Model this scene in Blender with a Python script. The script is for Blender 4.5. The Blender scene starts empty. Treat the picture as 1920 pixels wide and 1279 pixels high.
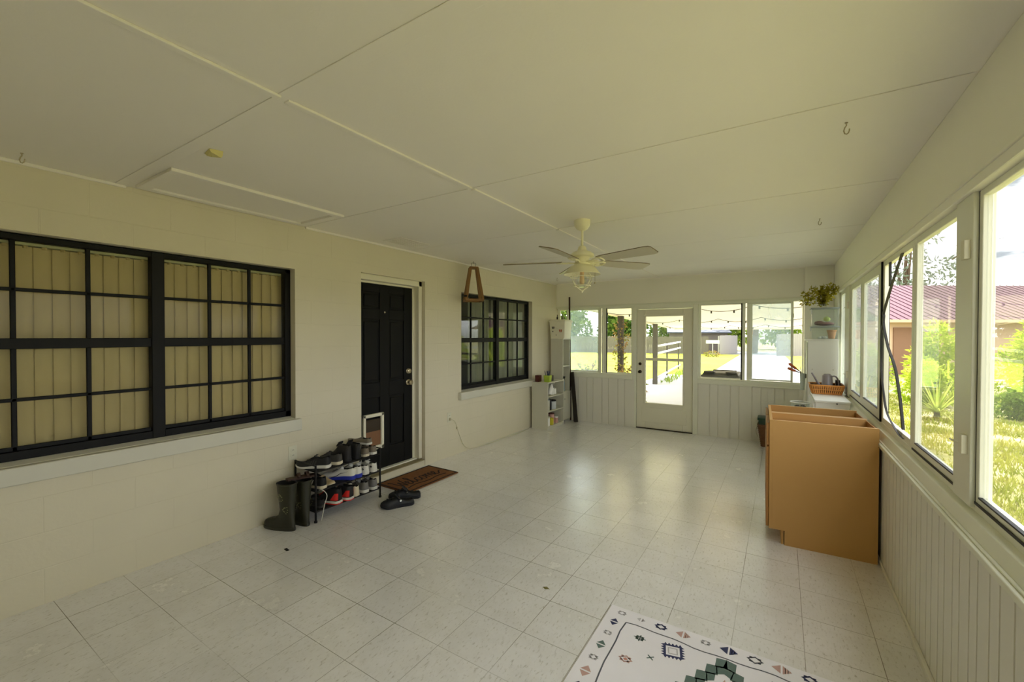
import bpy, math, random
from mathutils import Vector, Matrix
PI = math.pi
C = bpy.context.scene.collection
random.seed(7)
# ------------------------------------------------------------------ dimensions (metres)
XL, XR, YB, YF, ZC = -3.512, 0.586, 7.085, -1.0, 2.467
EYE = 1.525

# ------------------------------------------------------------------ materials
def lin(c):
    r = []
    for v in c:
        v = v / 255.0
        r.append(v / 12.92 if v <= 0.04045 else ((v + 0.055) / 1.055) ** 2.4)
    return (r[0], r[1], r[2], 1.0)

class NT:
    def __init__(s, m):
        m.use_nodes = True
        s.t = m.node_tree
        s.n = s.t.nodes
        s.l = s.t.links
        s.n.clear()
    def add(s, typ, **kw):
        n = s.n.new(typ)
        for k, v in kw.items():
            if k.startswith('i_'):
                n.inputs[k[2:].replace('_', ' ')].default_value = v
            else:
                setattr(n, k, v)
        return n
    def link(s, a, ao, b, bi):
        s.l.new(a.outputs[ao], b.inputs[bi])

def coords(nt, scale=None):
    tc = nt.add('ShaderNodeTexCoord')
    return tc

def mixcol(nt, fac, a, b):
    m = nt.add('ShaderNodeMix', data_type='RGBA')
    for sock, val in ((0, fac), (6, a), (7, b)):
        if isinstance(val, tuple) and hasattr(val[0], 'outputs'):
            nt.l.new(val[0].outputs[val[1]], m.inputs[sock])
        else:
            m.inputs[sock].default_value = val
    return m

def shade(c, k):
    return (min(1, c[0] * k), min(1, c[1] * k), min(1, c[2] * k), 1)

def mat(name, rgb, rough=0.6, metal=0.0, var=0.12, scale=8.0, bump=0.0, bscale=60.0, rgb2=None, spec=0.5, coat=0.0, stretch=None):
    """Principled surface with a little noise in colour and, if asked, in relief."""
    m = bpy.data.materials.new(name)
    nt = NT(m)
    out = nt.add('ShaderNodeOutputMaterial')
    p = nt.add('ShaderNodeBsdfPrincipled')
    nt.link(p, 0, out, 0)
    c = lin(rgb)
    c2 = lin(rgb2) if rgb2 else shade(c, 1 - var)
    tc = nt.add('ShaderNodeTexCoord')
    src = (tc, 'Object')
    if stretch:
        mp = nt.add('ShaderNodeMapping')
        mp.inputs['Scale'].default_value = stretch
        nt.link(tc, 'Object', mp, 'Vector')
        src = (mp, 'Vector')
    no = nt.add('ShaderNodeTexNoise', i_Scale=scale, i_Detail=4.0)
    nt.link(src[0], src[1], no, 'Vector')
    mx = mixcol(nt, (no, 'Fac'), c, c2)
    nt.l.new(mx.outputs[2], p.inputs['Base Color'])
    p.inputs['Roughness'].default_value = rough
    p.inputs['Metallic'].default_value = metal
    p.inputs['Specular IOR Level'].default_value = spec
    p.inputs['Coat Weight'].default_value = coat
    if bump:
        n2 = nt.add('ShaderNodeTexNoise', i_Scale=bscale, i_Detail=3.0)
        nt.link(src[0], src[1], n2, 'Vector')
        b = nt.add('ShaderNodeBump', i_Strength=bump, i_Distance=0.004)
        nt.link(n2, 'Fac', b, 'Height')
        nt.link(b, 'Normal', p, 'Normal')
    return m

def glass_mat(name, tint=(1, 1, 1), haze=0.0, hazecol=(225, 235, 238), rough=0.0, refl=1.0):
    m = bpy.data.materials.new(name)
    nt = NT(m)
    out = nt.add('ShaderNodeOutputMaterial')
    tr = nt.add('ShaderNodeBsdfTransparent')
    tr.inputs[0].default_value = (tint[0], tint[1], tint[2], 1)
    gl = nt.add('ShaderNodeBsdfGlossy')
    gl.inputs['Roughness'].default_value = rough
    base = tr
    if haze > 0:
        tc = nt.add('ShaderNodeTexCoord')
        no = nt.add('ShaderNodeTexNoise', i_Scale=3.0, i_Detail=5.0)
        nt.link(tc, 'Object', no, 'Vector')
        mr = nt.add('ShaderNodeMapRange')
        mr.inputs[1].default_value = 0.3
        mr.inputs[2].default_value = 0.7
        mr.inputs[3].default_value = haze * 0.7
        mr.inputs[4].default_value = min(1, haze * 1.3)
        nt.link(no, 'Fac', mr, 0)
        df = nt.add('ShaderNodeBsdfDiffuse')
        df.inputs[0].default_value = lin(hazecol)
        tl = nt.add('ShaderNodeBsdfTranslucent')
        tl.inputs[0].default_value = lin(hazecol)
        ad = nt.add('ShaderNodeMixShader')
        ad.inputs[0].default_value = 0.7
        nt.link(df, 0, ad, 1)
        nt.link(tl, 0, ad, 2)
        mh = nt.add('ShaderNodeMixShader')
        nt.link(mr, 0, mh, 0)
        nt.link(tr, 0, mh, 1)
        nt.link(ad, 0, mh, 2)
        base = mh
    lw = nt.add('ShaderNodeLayerWeight')
    lw.inputs['Blend'].default_value = 0.5
    pw = nt.add('ShaderNodeMath', operation='POWER')
    nt.link(lw, 'Facing', pw, 0)
    pw.inputs[1].default_value = 5.0
    mu = nt.add('ShaderNodeMath', operation='MULTIPLY_ADD')
    nt.link(pw, 0, mu, 0)
    mu.inputs[1].default_value = 0.85 * refl
    mu.inputs[2].default_value = 0.035 * refl
    mx = nt.add('ShaderNodeMixShader')
    nt.link(mu, 0, mx, 0)
    nt.link(base, 0, mx, 1)
    nt.link(gl, 0, mx, 2)
    nt.link(mx, 0, out, 0)
    return m

def leaf_mat(name, a, b, scale=6.0, trans=0.5):
    m = bpy.data.materials.new(name)
    nt = NT(m)
    out = nt.add('ShaderNodeOutputMaterial')
    tc = nt.add('ShaderNodeTexCoord')
    no = nt.add('ShaderNodeTexNoise', i_Scale=scale, i_Detail=3.0)
    nt.link(tc, 'Object', no, 'Vector')
    mr = nt.add('ShaderNodeMapRange')
    mr.inputs[1].default_value = 0.35
    mr.inputs[2].default_value = 0.65
    nt.link(no, 'Fac', mr, 0)
    mx = mixcol(nt, (mr, 0), lin(a), lin(b))
    df = nt.add('ShaderNodeBsdfDiffuse')
    tl = nt.add('ShaderNodeBsdfTranslucent')
    nt.l.new(mx.outputs[2], df.inputs[0])
    nt.l.new(mx.outputs[2], tl.inputs[0])
    ms = nt.add('ShaderNodeMixShader')
    ms.inputs[0].default_value = trans
    nt.link(df, 0, ms, 1)
    nt.link(tl, 0, ms, 2)
    nt.link(ms, 0, out, 0)
    return m

def block_wall_mat(name, rgb):
    """Painted concrete block: faint relief of courses 0.2 m high and blocks 0.4 m long."""
    m = bpy.data.materials.new(name)
    nt = NT(m)
    out = nt.add('ShaderNodeOutputMaterial')
    p = nt.add('ShaderNodeBsdfPrincipled')
    nt.link(p, 0, out, 0)
    p.inputs['Roughness'].default_value = 0.62
    tc = nt.add('ShaderNodeTexCoord')
    sx = nt.add('ShaderNodeSeparateXYZ')
    nt.link(tc, 'Object', sx, 0)
    cb = nt.add('ShaderNodeCombineXYZ')
    nt.link(sx, 'Y', cb, 'X')
    nt.link(sx, 'Z', cb, 'Y')
    br = nt.add('ShaderNodeTexBrick')
    br.offset = 0.5
    for k, v in (('Scale', 1.0), ('Mortar Size', 0.004), ('Mortar Smooth', 0.4), ('Brick Width', 0.406), ('Row Height', 0.203), ('Bias', 0.0)):
        br.inputs[k].default_value = v
    nt.link(cb, 0, br, 'Vector')
    no = nt.add('ShaderNodeTexNoise', i_Scale=2.2, i_Detail=6.0)
    nt.link(tc, 'Object', no, 'Vector')
    c = lin(rgb)
    mx = mixcol(nt, (no, 'Fac'), c, shade(c, 0.9))
    nt.l.new(mx.outputs[2], p.inputs['Base Color'])
    n2 = nt.add('ShaderNodeTexNoise', i_Scale=45.0, i_Detail=4.0)
    nt.link(tc, 'Object', n2, 'Vector')
    ml = nt.add('ShaderNodeMath', operation='MULTIPLY')
    nt.link(n2, 'Fac', ml, 0)
    ml.inputs[1].default_value = 0.35
    ad = nt.add('ShaderNodeMath', operation='SUBTRACT')
    nt.link(ml, 0, ad, 0)
    nt.link(br, 'Fac', ad, 1)
    b = nt.add('ShaderNodeBump', i_Strength=0.42, i_Distance=0.006)
    nt.link(ad, 0, b, 'Height')
    nt.link(b, 'Normal', p, 'Normal')
    return m

def tile_floor_mat():
    m = bpy.data.materials.new('vinyl_tile')
    nt = NT(m)
    out = nt.add('ShaderNodeOutputMaterial')
    p = nt.add('ShaderNodeBsdfPrincipled')
    nt.link(p, 0, out, 0)
    tc = nt.add('ShaderNodeTexCoord')
    mp = nt.add('ShaderNodeMapping')
    mp.inputs['Location'].default_value = (1.416, -1.868, 0)
    nt.link(tc, 'Object', mp, 'Vector')
    br = nt.add('ShaderNodeTexBrick')
    br.offset = 0.0
    br.squash = 1.0
    for k, v in (('Scale', 1.0), ('Mortar Size', 0.0016), ('Mortar Smooth', 0.2), ('Brick Width', 0.3045), ('Row Height', 0.3055), ('Bias', 0.0)):
        br.inputs[k].default_value = v
    br.inputs['Color1'].default_value = (0.1, 0.1, 0.1, 1)
    br.inputs['Color2'].default_value = (0.9, 0.9, 0.9, 1)
    nt.link(mp, 'Vector', br, 'Vector')
    base = lin((240, 239, 241))
    tint = mixcol(nt, (br, 'Color'), shade(base, 0.93), base)
    # joints are dark only in places
    nj = nt.add('ShaderNodeTexNoise', i_Scale=1.1, i_Detail=2.0)
    nt.link(tc, 'Object', nj, 'Vector')
    mj = nt.add('ShaderNodeMapRange')
    mj.inputs[1].default_value = 0.36
    mj.inputs[2].default_value = 0.62
    mj.inputs[3].default_value = 0.12
    mj.inputs[4].default_value = 1.0
    nt.link(nj, 'Fac', mj, 0)
    fj = nt.add('ShaderNodeMath', operation='MULTIPLY')
    nt.link(br, 'Fac', fj, 0)
    nt.link(mj, 0, fj, 1)
    # flecks in the vinyl
    mp2 = nt.add('ShaderNodeMapping')
    mp2.inputs['Scale'].default_value = (1.0, 0.35, 1.0)
    mp2.inputs['Rotation'].default_value = (0, 0, 0.5)
    nt.link(tc, 'Object', mp2, 'Vector')
    nf = nt.add('ShaderNodeTexNoise', i_Scale=76.0, i_Detail=6.0, i_Roughness=0.75)
    nt.link(mp2, 'Vector', nf, 'Vector')
    cf = nt.add('ShaderNodeMapRange')
    cf.inputs[1].default_value = 0.55
    cf.inputs[2].default_value = 0.74
    nt.link(nf, 'Fac', cf, 0)
    f2 = mixcol(nt, (cf, 0), (0, 0, 0, 1), lin((150, 143, 126)))
    nt.l.new(tint.outputs[2], f2.inputs[6])
    # broad scuffs
    ns = nt.add('ShaderNodeTexNoise', i_Scale=3.4, i_Detail=10.0, i_Roughness=0.72)
    nt.link(tc, 'Object', ns, 'Vector')
    cs = nt.add('ShaderNodeMapRange')
    cs.inputs[1].default_value = 0.42
    cs.inputs[2].default_value = 0.9
    cs.inputs[4].default_value = 0.42
    nt.link(ns, 'Fac', cs, 0)
    f3 = mixcol(nt, (cs, 0), (0, 0, 0, 1), lin((176, 171, 156)))
    nt.l.new(f2.outputs[2], f3.inputs[6])
    f4 = mixcol(nt, (fj, 0), (0, 0, 0, 1), lin((88, 78, 55)))
    nt.l.new(f3.outputs[2], f4.inputs[6])
    nt.l.new(f4.outputs[2], p.inputs['Base Color'])
    rr = nt.add('ShaderNodeMapRange')
    rr.inputs[1].default_value = 0.3
    rr.inputs[2].default_value = 0.7
    rr.inputs[3].default_value = 0.20
    rr.inputs[4].default_value = 0.29
    p.inputs['IOR'].default_value = 1.7
    p.inputs['Coat Weight'].default_value = 0.8
    p.inputs['Coat Roughness'].default_value = 0.28
    p.inputs['Coat IOR'].default_value = 1.6
    nt.link(ns, 'Fac', rr, 0)
    nt.link(rr, 0, p, 'Roughness')
    n4 = nt.add('ShaderNodeTexNoise', i_Scale=7.0, i_Detail=5.0)
    nt.link(tc, 'Object', n4, 'Vector')
    sb = nt.add('ShaderNodeMath', operation='SUBTRACT')
    nt.link(n4, 'Fac', sb, 0)
    nt.link(br, 'Fac', sb, 1)
    b = nt.add('ShaderNodeBump', i_Strength=0.2, i_Distance=0.005)
    nt.link(sb, 0, b, 'Height')
    nt.link(b, 'Normal', p, 'Normal')
    return m

def ground_mat(name, cols, scale):
    m = bpy.data.materials.new(name)
    nt = NT(m)
    out = nt.add('ShaderNodeOutputMaterial')
    p = nt.add('ShaderNodeBsdfPrincipled')
    nt.link(p, 0, out, 0)
    p.inputs['Roughness'].default_value = 0.9
    p.inputs['Specular IOR Level'].default_value = 0.1
    tc = nt.add('ShaderNodeTexCoord')
    no = nt.add('ShaderNodeTexNoise', i_Scale=scale, i_Detail=8.0, i_Roughness=0.65)
    nt.link(tc, 'Object', no, 'Vector')
    cr = nt.add('ShaderNodeValToRGB')
    e = cr.color_ramp.elements
    e[0].position = 0.38
    e[0].color = lin(cols[0])
    e[1].position = 0.64
    e[1].color = lin(cols[-1])
    if len(cols) == 3:
        x = cr.color_ramp.elements.new(0.5)
        x.color = lin(cols[1])
    nt.link(no, 'Fac', cr, 0)
    nt.link(cr, 0, p, 'Base Color')
    return m

M = {}
M['wall'] = block_wall_mat('painted_block', (224, 217, 194))
M['ceiling'] = mat('ceiling_paint', (242, 238, 230), 0.7, var=0.05, scale=1.5, bump=0.1, bscale=90)
M['white'] = mat('white_paint', (236, 232, 212), 0.5, var=0.06, scale=3)
M['header'] = mat('header_paint', (246, 243, 230), 0.55, var=0.05, scale=2)
M['bead'] = mat('panel_paint', (236, 233, 222), 0.5, var=0.06, scale=4)
M['alu'] = mat('cream_aluminium', (238, 238, 222), 0.4, var=0.06, scale=6)
M['sill'] = mat('grey_sill_paint', (214, 212, 198), 0.55, var=0.08, scale=4)
M['floor'] = tile_floor_mat()
M['black'] = mat('black_paint', (10, 10, 9), 0.55, spec=0.25, var=0.3, scale=10, bump=0.06, bscale=120)
M['doorblack'] = mat('black_door_paint', (9, 9, 8), 0.6, spec=0.22, var=0.2, scale=5)
M['blind'] = mat('beige_vane', (214, 194, 150), 0.7, var=0.08, scale=5, rgb2=(200, 178, 132))
M['blindrail'] = mat('pale_green_rail', (206, 206, 166), 0.5)
M['glass'] = glass_mat('clear_glass')
M['dimglass'] = glass_mat('old_glass', (0.93, 0.94, 0.9), 0.02, refl=0.12)
M['oldglass'] = glass_mat('reflective_glass', (0.9, 0.92, 0.88), 0.03, refl=1.2)
M['haze'] = glass_mat('hazy_glass', (0.92, 0.96, 0.97), 0.26, (214, 234, 255))
M['haze2'] = glass_mat('dusty_glass', (0.95, 0.97, 0.97), 0.26, (232, 240, 246))
M['haze3'] = glass_mat('lightly_dusty_glass', (0.97, 0.98, 0.98), 0.03, (236, 240, 232))
M['brass'] = mat('aged_nickel', (190, 178, 150), 0.3, 1.0, var=0.2)
M['dbrass'] = mat('dark_brass', (70, 58, 40), 0.4, 0.9)
M['wood'] = mat('brown_wood', (140, 100, 50), 0.55, var=0.35, scale=6, stretch=(12, 12, 1.2))
M['mdf'] = mat('particle_board', (200, 156, 92), 0.6, var=0.1, scale=2.5, bump=0.08, bscale=200, rgb2=(188, 143, 82))
M['mdfedge'] = mat('pale_board_edge', (226, 190, 138), 0.6, var=0.15, scale=20)
M['mdfin'] = mat('board_inside', (178, 126, 66), 0.55, var=0.12, scale=3)
M['fan'] = mat('cream_enamel', (240, 236, 206), 0.38, var=0.05)
M['blade'] = mat('pale_blade', (200, 194, 172), 0.45, var=0.06, scale=3)
M['bladeedge'] = mat('blade_edge', (120, 105, 72), 0.5)
M['candle'] = mat('candle_tube', (232, 196, 150), 0.5)
M['chrome'] = mat('bright_metal', (200, 200, 196), 0.25, 1.0, var=0.05)
M['rackmetal'] = mat('black_metal', (34, 32, 32), 0.35, 0.6, var=0.15)
M['rackmesh'] = mat('black_shelf_cloth', (24, 23, 24), 0.85, var=0.2, scale=60)
M['wellie'] = mat('olive_rubber', (36, 36, 21), 0.42, var=0.15)
M['wellieprint'] = mat('pale_leaf_print', (150, 152, 112), 0.5)
M['dark_in'] = mat('dark_lining_and_holes', (16, 15, 14), 0.9)  # near-black lining, also stands for the shade in holes and slots
M['navy'] = mat('navy_foam', (15, 18, 27), 0.55, var=0.15)
M['coir'] = mat('brown_coir', (138, 88, 44), 0.95, var=0.35, scale=30, bump=0.5, bscale=300, rgb2=(104, 64, 30))
M['coirdark'] = mat('dark_coir', (36, 20, 12), 0.95, var=0.3, scale=60, bump=0.4, bscale=300)
M['cabwhite'] = mat('white_laminate', (248, 248, 246), 0.4, var=0.04, scale=3)
M['cabgrey'] = mat('grey_white_laminate', (206, 204, 188), 0.5, var=0.04, scale=3)
M['wicker'] = mat('orange_wicker', (232, 168, 90), 0.55, var=0.35, scale=40, rgb2=(196, 122, 54))
M['wickerdark'] = mat('brown_wicker', (120, 78, 46), 0.6, var=0.35, scale=40)
M['can'] = mat('mauve_grey_metal', (150, 142, 148), 0.4, 0.2, var=0.06)
M['plastic'] = glass_mat('clear_plastic', (0.95, 0.97, 0.965), 0.08, (226, 230, 226), 0.12)
M['lid'] = mat('grey_plastic_lid', (150, 158, 158), 0.45)
M['lime'] = mat('lime_ceramic', (182, 206, 70), 0.35, var=0.12)
M['maroon'] = mat('maroon_card', (88, 36, 26), 0.6)
M['darkbrown'] = mat('dark_brown', (52, 34, 24), 0.6)
M['rust'] = mat('rusty_steel', (66, 36, 28), 0.6, 0.3, var=0.3, scale=30)
M['plank'] = mat('dark_stained_plank', (44, 34, 26), 0.6, var=0.3, scale=5, stretch=(8, 8, 1))
M['outlet'] = mat('outlet_plastic', (222, 220, 200), 0.35, var=0.02)
M['cord'] = mat('white_cord', (214, 208, 180), 0.5)
M['bluepen'] = mat('blue_pen', (44, 58, 96), 0.4)
M['pinkish'] = mat('pink_label', (206, 160, 150), 0.5)
M['yellowgreen'] = mat('yellow_tub', (206, 196, 40), 0.45)
M['greendark'] = mat('dark_green_plastic', (28, 60, 46), 0.4)
M['terracotta'] = mat('terracotta', (200, 140, 90), 0.7)
M['redfruit'] = mat('dull_red', (150, 84, 84), 0.6, var=0.3)
M['greenball'] = mat('pale_green', (190, 210, 100), 0.5)
M['handle'] = mat('red_wood_handle', (204, 104, 56), 0.45, var=0.3, stretch=(3, 3, 20))
M['paper'] = mat('yellowed_paper', (226, 216, 150), 0.8)
M['flake'] = mat('dark_flake', (48, 44, 38), 0.8)
M['leafdry'] = mat('dry_leaf', (120, 112, 62), 0.8)
M['orangewing'] = mat('orange_print', (176, 84, 40), 0.5)
M['blackwing'] = mat('black_print', (50, 40, 34), 0.5)
# outside
M['slab'] = mat('pale_concrete', (204, 203, 208), 0.85, var=0.08, scale=1.5, spec=0.1)
M['road'] = mat('grey_road', (120, 124, 130), 0.9, var=0.1, scale=1)
M['grassbase'] = ground_mat('lawn_ground', [(104, 106, 56), (146, 142, 88), (200, 188, 156)], 0.9)
M['lawn'] = ground_mat('far_lawn', [(150, 170, 40), (176, 186, 60)], 0.35)
M['grass'] = leaf_mat('grass_blade', (128, 142, 44), (168, 166, 76), 1.3, 0.42)
M['leafbright'] = leaf_mat('bright_leaf', (150, 176, 44), (198, 208, 86), 2.2, 0.55)
M['leafmid'] = leaf_mat('mid_leaf', (92, 122, 44), (150, 170, 66), 2.0, 0.45)
M['leafdark'] = leaf_mat('dark_leaf', (54, 82, 36), (110, 132, 56), 1.2, 0.4)
M['leafgrey'] = leaf_mat('grey_needle', (96, 108, 92), (128, 138, 118), 1.2, 0.3)
M['yucca'] = leaf_mat('spiky_leaf', (158, 178, 70), (206, 204, 110), 3.0, 0.5)
M['vine'] = leaf_mat('vine_leaf', (150, 142, 44), (190, 180, 76), 18.0, 0.5)
M['driedvine'] = leaf_mat('dried_vine', (150, 110, 80), (130, 140, 70), 5.0, 0.3)
M['bark'] = mat('bark', (92, 74, 56), 0.9, var=0.3, scale=8)
M['fence'] = mat('weathered_boards', (106, 99, 92), 0.9, var=0.35, scale=3, stretch=(5, 5, 0.3))
M['fencepale'] = mat('pale_weathered_boards', (158, 154, 152), 0.9, var=0.2, scale=3, stretch=(5, 5, 0.3))
M['shedroof'] = mat('grey_shed_roof', (84, 90, 104), 0.8)
M['redroof'] = mat('maroon_metal_roof', (78, 46, 58), 0.8, 0.0, var=0.25, scale=4, rgb2=(104, 72, 80), spec=0.2)
M['stucco'] = mat('beige_stucco', (190, 164, 138), 0.9, var=0.08, scale=2)
M['browndoor'] = mat('brown_door', (120, 88, 64), 0.7)
M['rock'] = mat('grey_rock', (138, 132, 118), 0.95, var=0.35, scale=5, bump=0.6, bscale=12)
M['post'] = mat('dark_post', (70, 62, 54), 0.8, var=0.3)
M['gate'] = mat('galvanised_gate', (200, 202, 202), 0.5, 0.2)
M['bin'] = mat('dark_grey_bin', (62, 62, 58), 0.5)
M['orange'] = mat('orange_trunk', (214, 120, 70), 0.8)
M['screen'] = mat('black_spline', (26, 25, 26), 0.6)
M['screenmesh'] = glass_mat('screen_mesh', (0.7, 0.7, 0.7), 0.06, (120, 120, 120), 0.6, 0.2)
M['curtain'] = leaf_mat('sheer_curtain', (196, 196, 176), (214, 214, 196), 3.0, 0.3)
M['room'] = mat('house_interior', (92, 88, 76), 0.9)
M['cardboard'] = mat('cardboard', (150, 108, 66), 0.8)
m = bpy.data.materials.new('canopy_fabric')
nt = NT(m)
o_ = nt.add('ShaderNodeOutputMaterial')
tc_ = nt.add('ShaderNodeTexCoord')
no_ = nt.add('ShaderNodeTexNoise', i_Scale=1.5, i_Detail=3.0)
nt.link(tc_, 'Object', no_, 'Vector')
mx_ = mixcol(nt, (no_, 'Fac'), lin((240, 234, 224)), lin((234, 226, 212)))
df_ = nt.add('ShaderNodeBsdfDiffuse')
tl_ = nt.add('ShaderNodeBsdfTranslucent')
nt.l.new(mx_.outputs[2], df_.inputs[0])
nt.l.new(mx_.outputs[2], tl_.inputs[0])
ms_ = nt.add('ShaderNodeMixShader')
ms_.inputs[0].default_value = 0.22
nt.link(df_, 0, ms_, 1)
nt.link(tl_, 0, ms_, 2)
nt.link(ms_, 0, o_, 0)
M['canopy'] = m

# ------------------------------------------------------------------ mesh building
class MB:
    def __init__(s):
        s.v = []
        s.f = []
        s.m = []
        s.T = Matrix.Identity(4)
    def _add(s, vs, fs, mi=0):
        o = len(s.v)
        T = s.T
        s.v.extend([tuple(T @ Vector(p)) for p in vs])
        s.f.extend([tuple(i + o for i in f) for f in fs])
        s.m.extend([mi] * len(fs))
        return s
    def box(s, x0, y0, z0, x1, y1, z1, mi=0):
        x0, x1 = min(x0, x1), max(x0, x1)
        y0, y1 = min(y0, y1), max(y0, y1)
        z0, z1 = min(z0, z1), max(z0, z1)
        vs = [(x0, y0, z0), (x1, y0, z0), (x1, y1, z0), (x0, y1, z0), (x0, y0, z1), (x1, y0, z1), (x1, y1, z1), (x0, y1, z1)]
        return s._add(vs, [(0, 3, 2, 1), (4, 5, 6, 7), (0, 1, 5, 4), (1, 2, 6, 5), (2, 3, 7, 6), (3, 0, 4, 7)], mi)
    def cyl(s, p, q, r0, r1=None, n=16, cap=True, mi=0):
        r1 = r0 if r1 is None else r1
        p, q = Vector(p), Vector(q)
        d = (q - p).normalized()
        a = d.orthogonal().normalized()
        b = d.cross(a)
        vs = []
        for c, r in ((p, r0), (q, r1)):
            for i in range(n):
                t = 2 * PI * i / n
                vs.append(c + a * (r * math.cos(t)) + b * (r * math.sin(t)))
        fs = [(i, (i + 1) % n, n + (i + 1) % n, n + i) for i in range(n)]
        if cap:
            fs += [tuple(range(n - 1, -1, -1)), tuple(range(n, 2 * n))]
        return s._add(vs, fs, mi)
    def bar(s, p, q, w, h, up=(0, 0, 1), mi=0):
        """rectangular bar from p to q, w across, h along up"""
        p, q, up = Vector(p), Vector(q), Vector(up)
        d = (q - p).normalized()
        a = d.cross(up).normalized() * (w / 2)
        b = a.cross(d).normalized() * (h / 2)
        vs = [p - a - b, p + a - b, p + a + b, p - a + b, q - a - b, q + a - b, q + a + b, q - a + b]
        return s._add(vs, [(0, 3, 2, 1), (4, 5, 6, 7), (0, 1, 5, 4), (1, 2, 6, 5), (2, 3, 7, 6), (3, 0, 4, 7)], mi)
    def tube(s, pts, r, n=8, closed=False, mi=0):
        pts = [Vector(p) for p in pts]
        k = len(pts)
        rr = r if isinstance(r, (list, tuple)) else [r] * k
        vs = []
        prev = None
        for i, p in enumerate(pts):
            if closed:
                d = (pts[(i + 1) % k] - pts[i - 1])
            else:
                d = pts[min(i + 1, k - 1)] - pts[max(i - 1, 0)]
            d = d.normalized() if d.length > 1e-9 else Vector((0, 0, 1))
            if prev is None:
                a = d.orthogonal().normalized()
            else:
                a = prev - d * prev.dot(d)
                a = a.normalized() if a.length > 1e-6 else d.orthogonal().normalized()
            prev = a
            b = d.cross(a)
            for j in range(n):
                t = 2 * PI * j / n
                vs.append(p + (a * math.cos(t) + b * math.sin(t)) * rr[i])
        fs = []
        kk = k if closed else k - 1
        for i in range(kk):
            for j in range(n):
                a0, a1 = i * n + j, i * n + (j + 1) % n
                b0, b1 = ((i + 1) % k) * n + j, ((i + 1) % k) * n + (j + 1) % n
                fs.append((a0, a1, b1, b0))
        if not closed:
            fs += [tuple(range(n - 1, -1, -1)), tuple(range((k - 1) * n, k * n))]
        return s._add(vs, fs, mi)
    def loft(s, rings, cap0=True, cap1=True, mi=0, closed=True):
        n = len(rings[0])
        vs = [p for r in rings for p in r]
        fs = []
        m = n if closed else n - 1
        for i in range(len(rings) - 1):
            for j in range(m):
                fs.append((i * n + j, i * n + (j + 1) % n, (i + 1) * n + (j + 1) % n, (i + 1) * n + j))
        if cap0:
            fs.append(tuple(range(n - 1, -1, -1)))
        if cap1:
            fs.append(tuple(range((len(rings) - 1) * n, len(rings) * n)))
        return s._add(vs, fs, mi)
    def lathe(s, prof, c=(0, 0, 0), n=28, cap0=True, cap1=True, mi=0):
        rings = [[(c[0] + r * math.cos(2 * PI * i / n), c[1] + r * math.sin(2 * PI * i / n), c[2] + z) for i in range(n)] for r, z in prof]
        return s.loft(rings, cap0, cap1, mi)
    def prism(s, pts, d, mi=0):
        """polygon of 3-D points pushed along d"""
        d = Vector(d)
        n = len(pts)
        vs = [Vector(p) for p in pts] + [Vector(p) + d for p in pts]
        fs = [tuple(range(n - 1, -1, -1)), tuple(range(n, 2 * n))] + [(i, (i + 1) % n, n + (i + 1) % n, n + i) for i in range(n)]
        return s._add(vs, fs, mi)
    def poly(s, pts, mi=0):
        return s._add(pts, [tuple(range(len(pts)))], mi)
    def ball(s, c, rx, ry=None, rz=None, n=14, k=8, mi=0):
        ry = rx if ry is None else ry
        rz = rx if rz is None else rz
        rings = []
        for i in range(k + 1):
            t = -PI / 2 + PI * i / k
            cr = max(0.02, math.cos(t))
            rings.append([(c[0] + rx * cr * math.cos(2 * PI * j / n), c[1] + ry * cr * math.sin(2 * PI * j / n), c[2] + rz * math.sin(t)) for j in range(n)])
        return s.loft(rings, True, True, mi)
    def leaf(s, p, d, up, L, W, mi=0):
        p, d, up = Vector(p), Vector(d).normalized(), Vector(up)
        a = d.cross(up)
        a = a.normalized() if a.length > 1e-4 else d.orthogonal().normalized()
        nn = a.cross(d)
        vs = [p, p + d * L * 0.45 + a * W / 2 + nn * W * 0.15, p + d * L, p + d * L * 0.45 - a * W / 2 + nn * W * 0.15]
        return s._add(vs, [(0, 1, 2, 3)], mi)
    def build(s, name, mats, parent=None, sharp=35, bevel=0.0, flat=False, seg=2):
        me = bpy.data.meshes.new(name)
        me.from_pydata(s.v, [], s.f)
        if not isinstance(mats, (list, tuple)):
            mats = [mats]
        for mm in mats:
            me.materials.append(mm)
        me.polygons.foreach_set('material_index', s.m)
        if not flat:
            me.polygons.foreach_set('use_smooth', [True] * len(s.f))
        me.update()
        if not flat:
            me.set_sharp_from_angle(angle=math.radians(sharp))
        o = bpy.data.objects.new(name, me)
        C.objects.link(o)
        if parent:
            o.parent = parent
        if bevel:
            b = o.modifiers.new('edge_round', 'BEVEL')
            b.width = bevel
            b.segments = seg
            b.limit_method = 'ANGLE'
            b.angle_limit = math.radians(40)
            b.harden_normals = False
        return o

def tag(o, label=None, cat=None, group=None, kind=None):
    for k, v in (('label', label), ('category', cat), ('group', group), ('kind', kind)):
        if v:
            o[k] = v
    return o

def thing(name, label, cat, loc=(0, 0, 0), rz=0.0, group=None, rot=None, kind=None):
    o = bpy.data.objects.new(name, None)
    o.empty_display_size = 0.1
    C.objects.link(o)
    o.location = loc
    o.rotation_euler = rot if rot else (0, 0, rz)
    return tag(o, label, cat, group, kind)

def struct(o, label=None, cat=None):
    return tag(o, label, cat, None, 'structure')

def copy_tree(o, parent=None):
    c = o.copy()
    C.objects.link(c)
    c.parent = parent
    for ch in list(o.children):
        copy_tree(ch, c)
    return c

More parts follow.
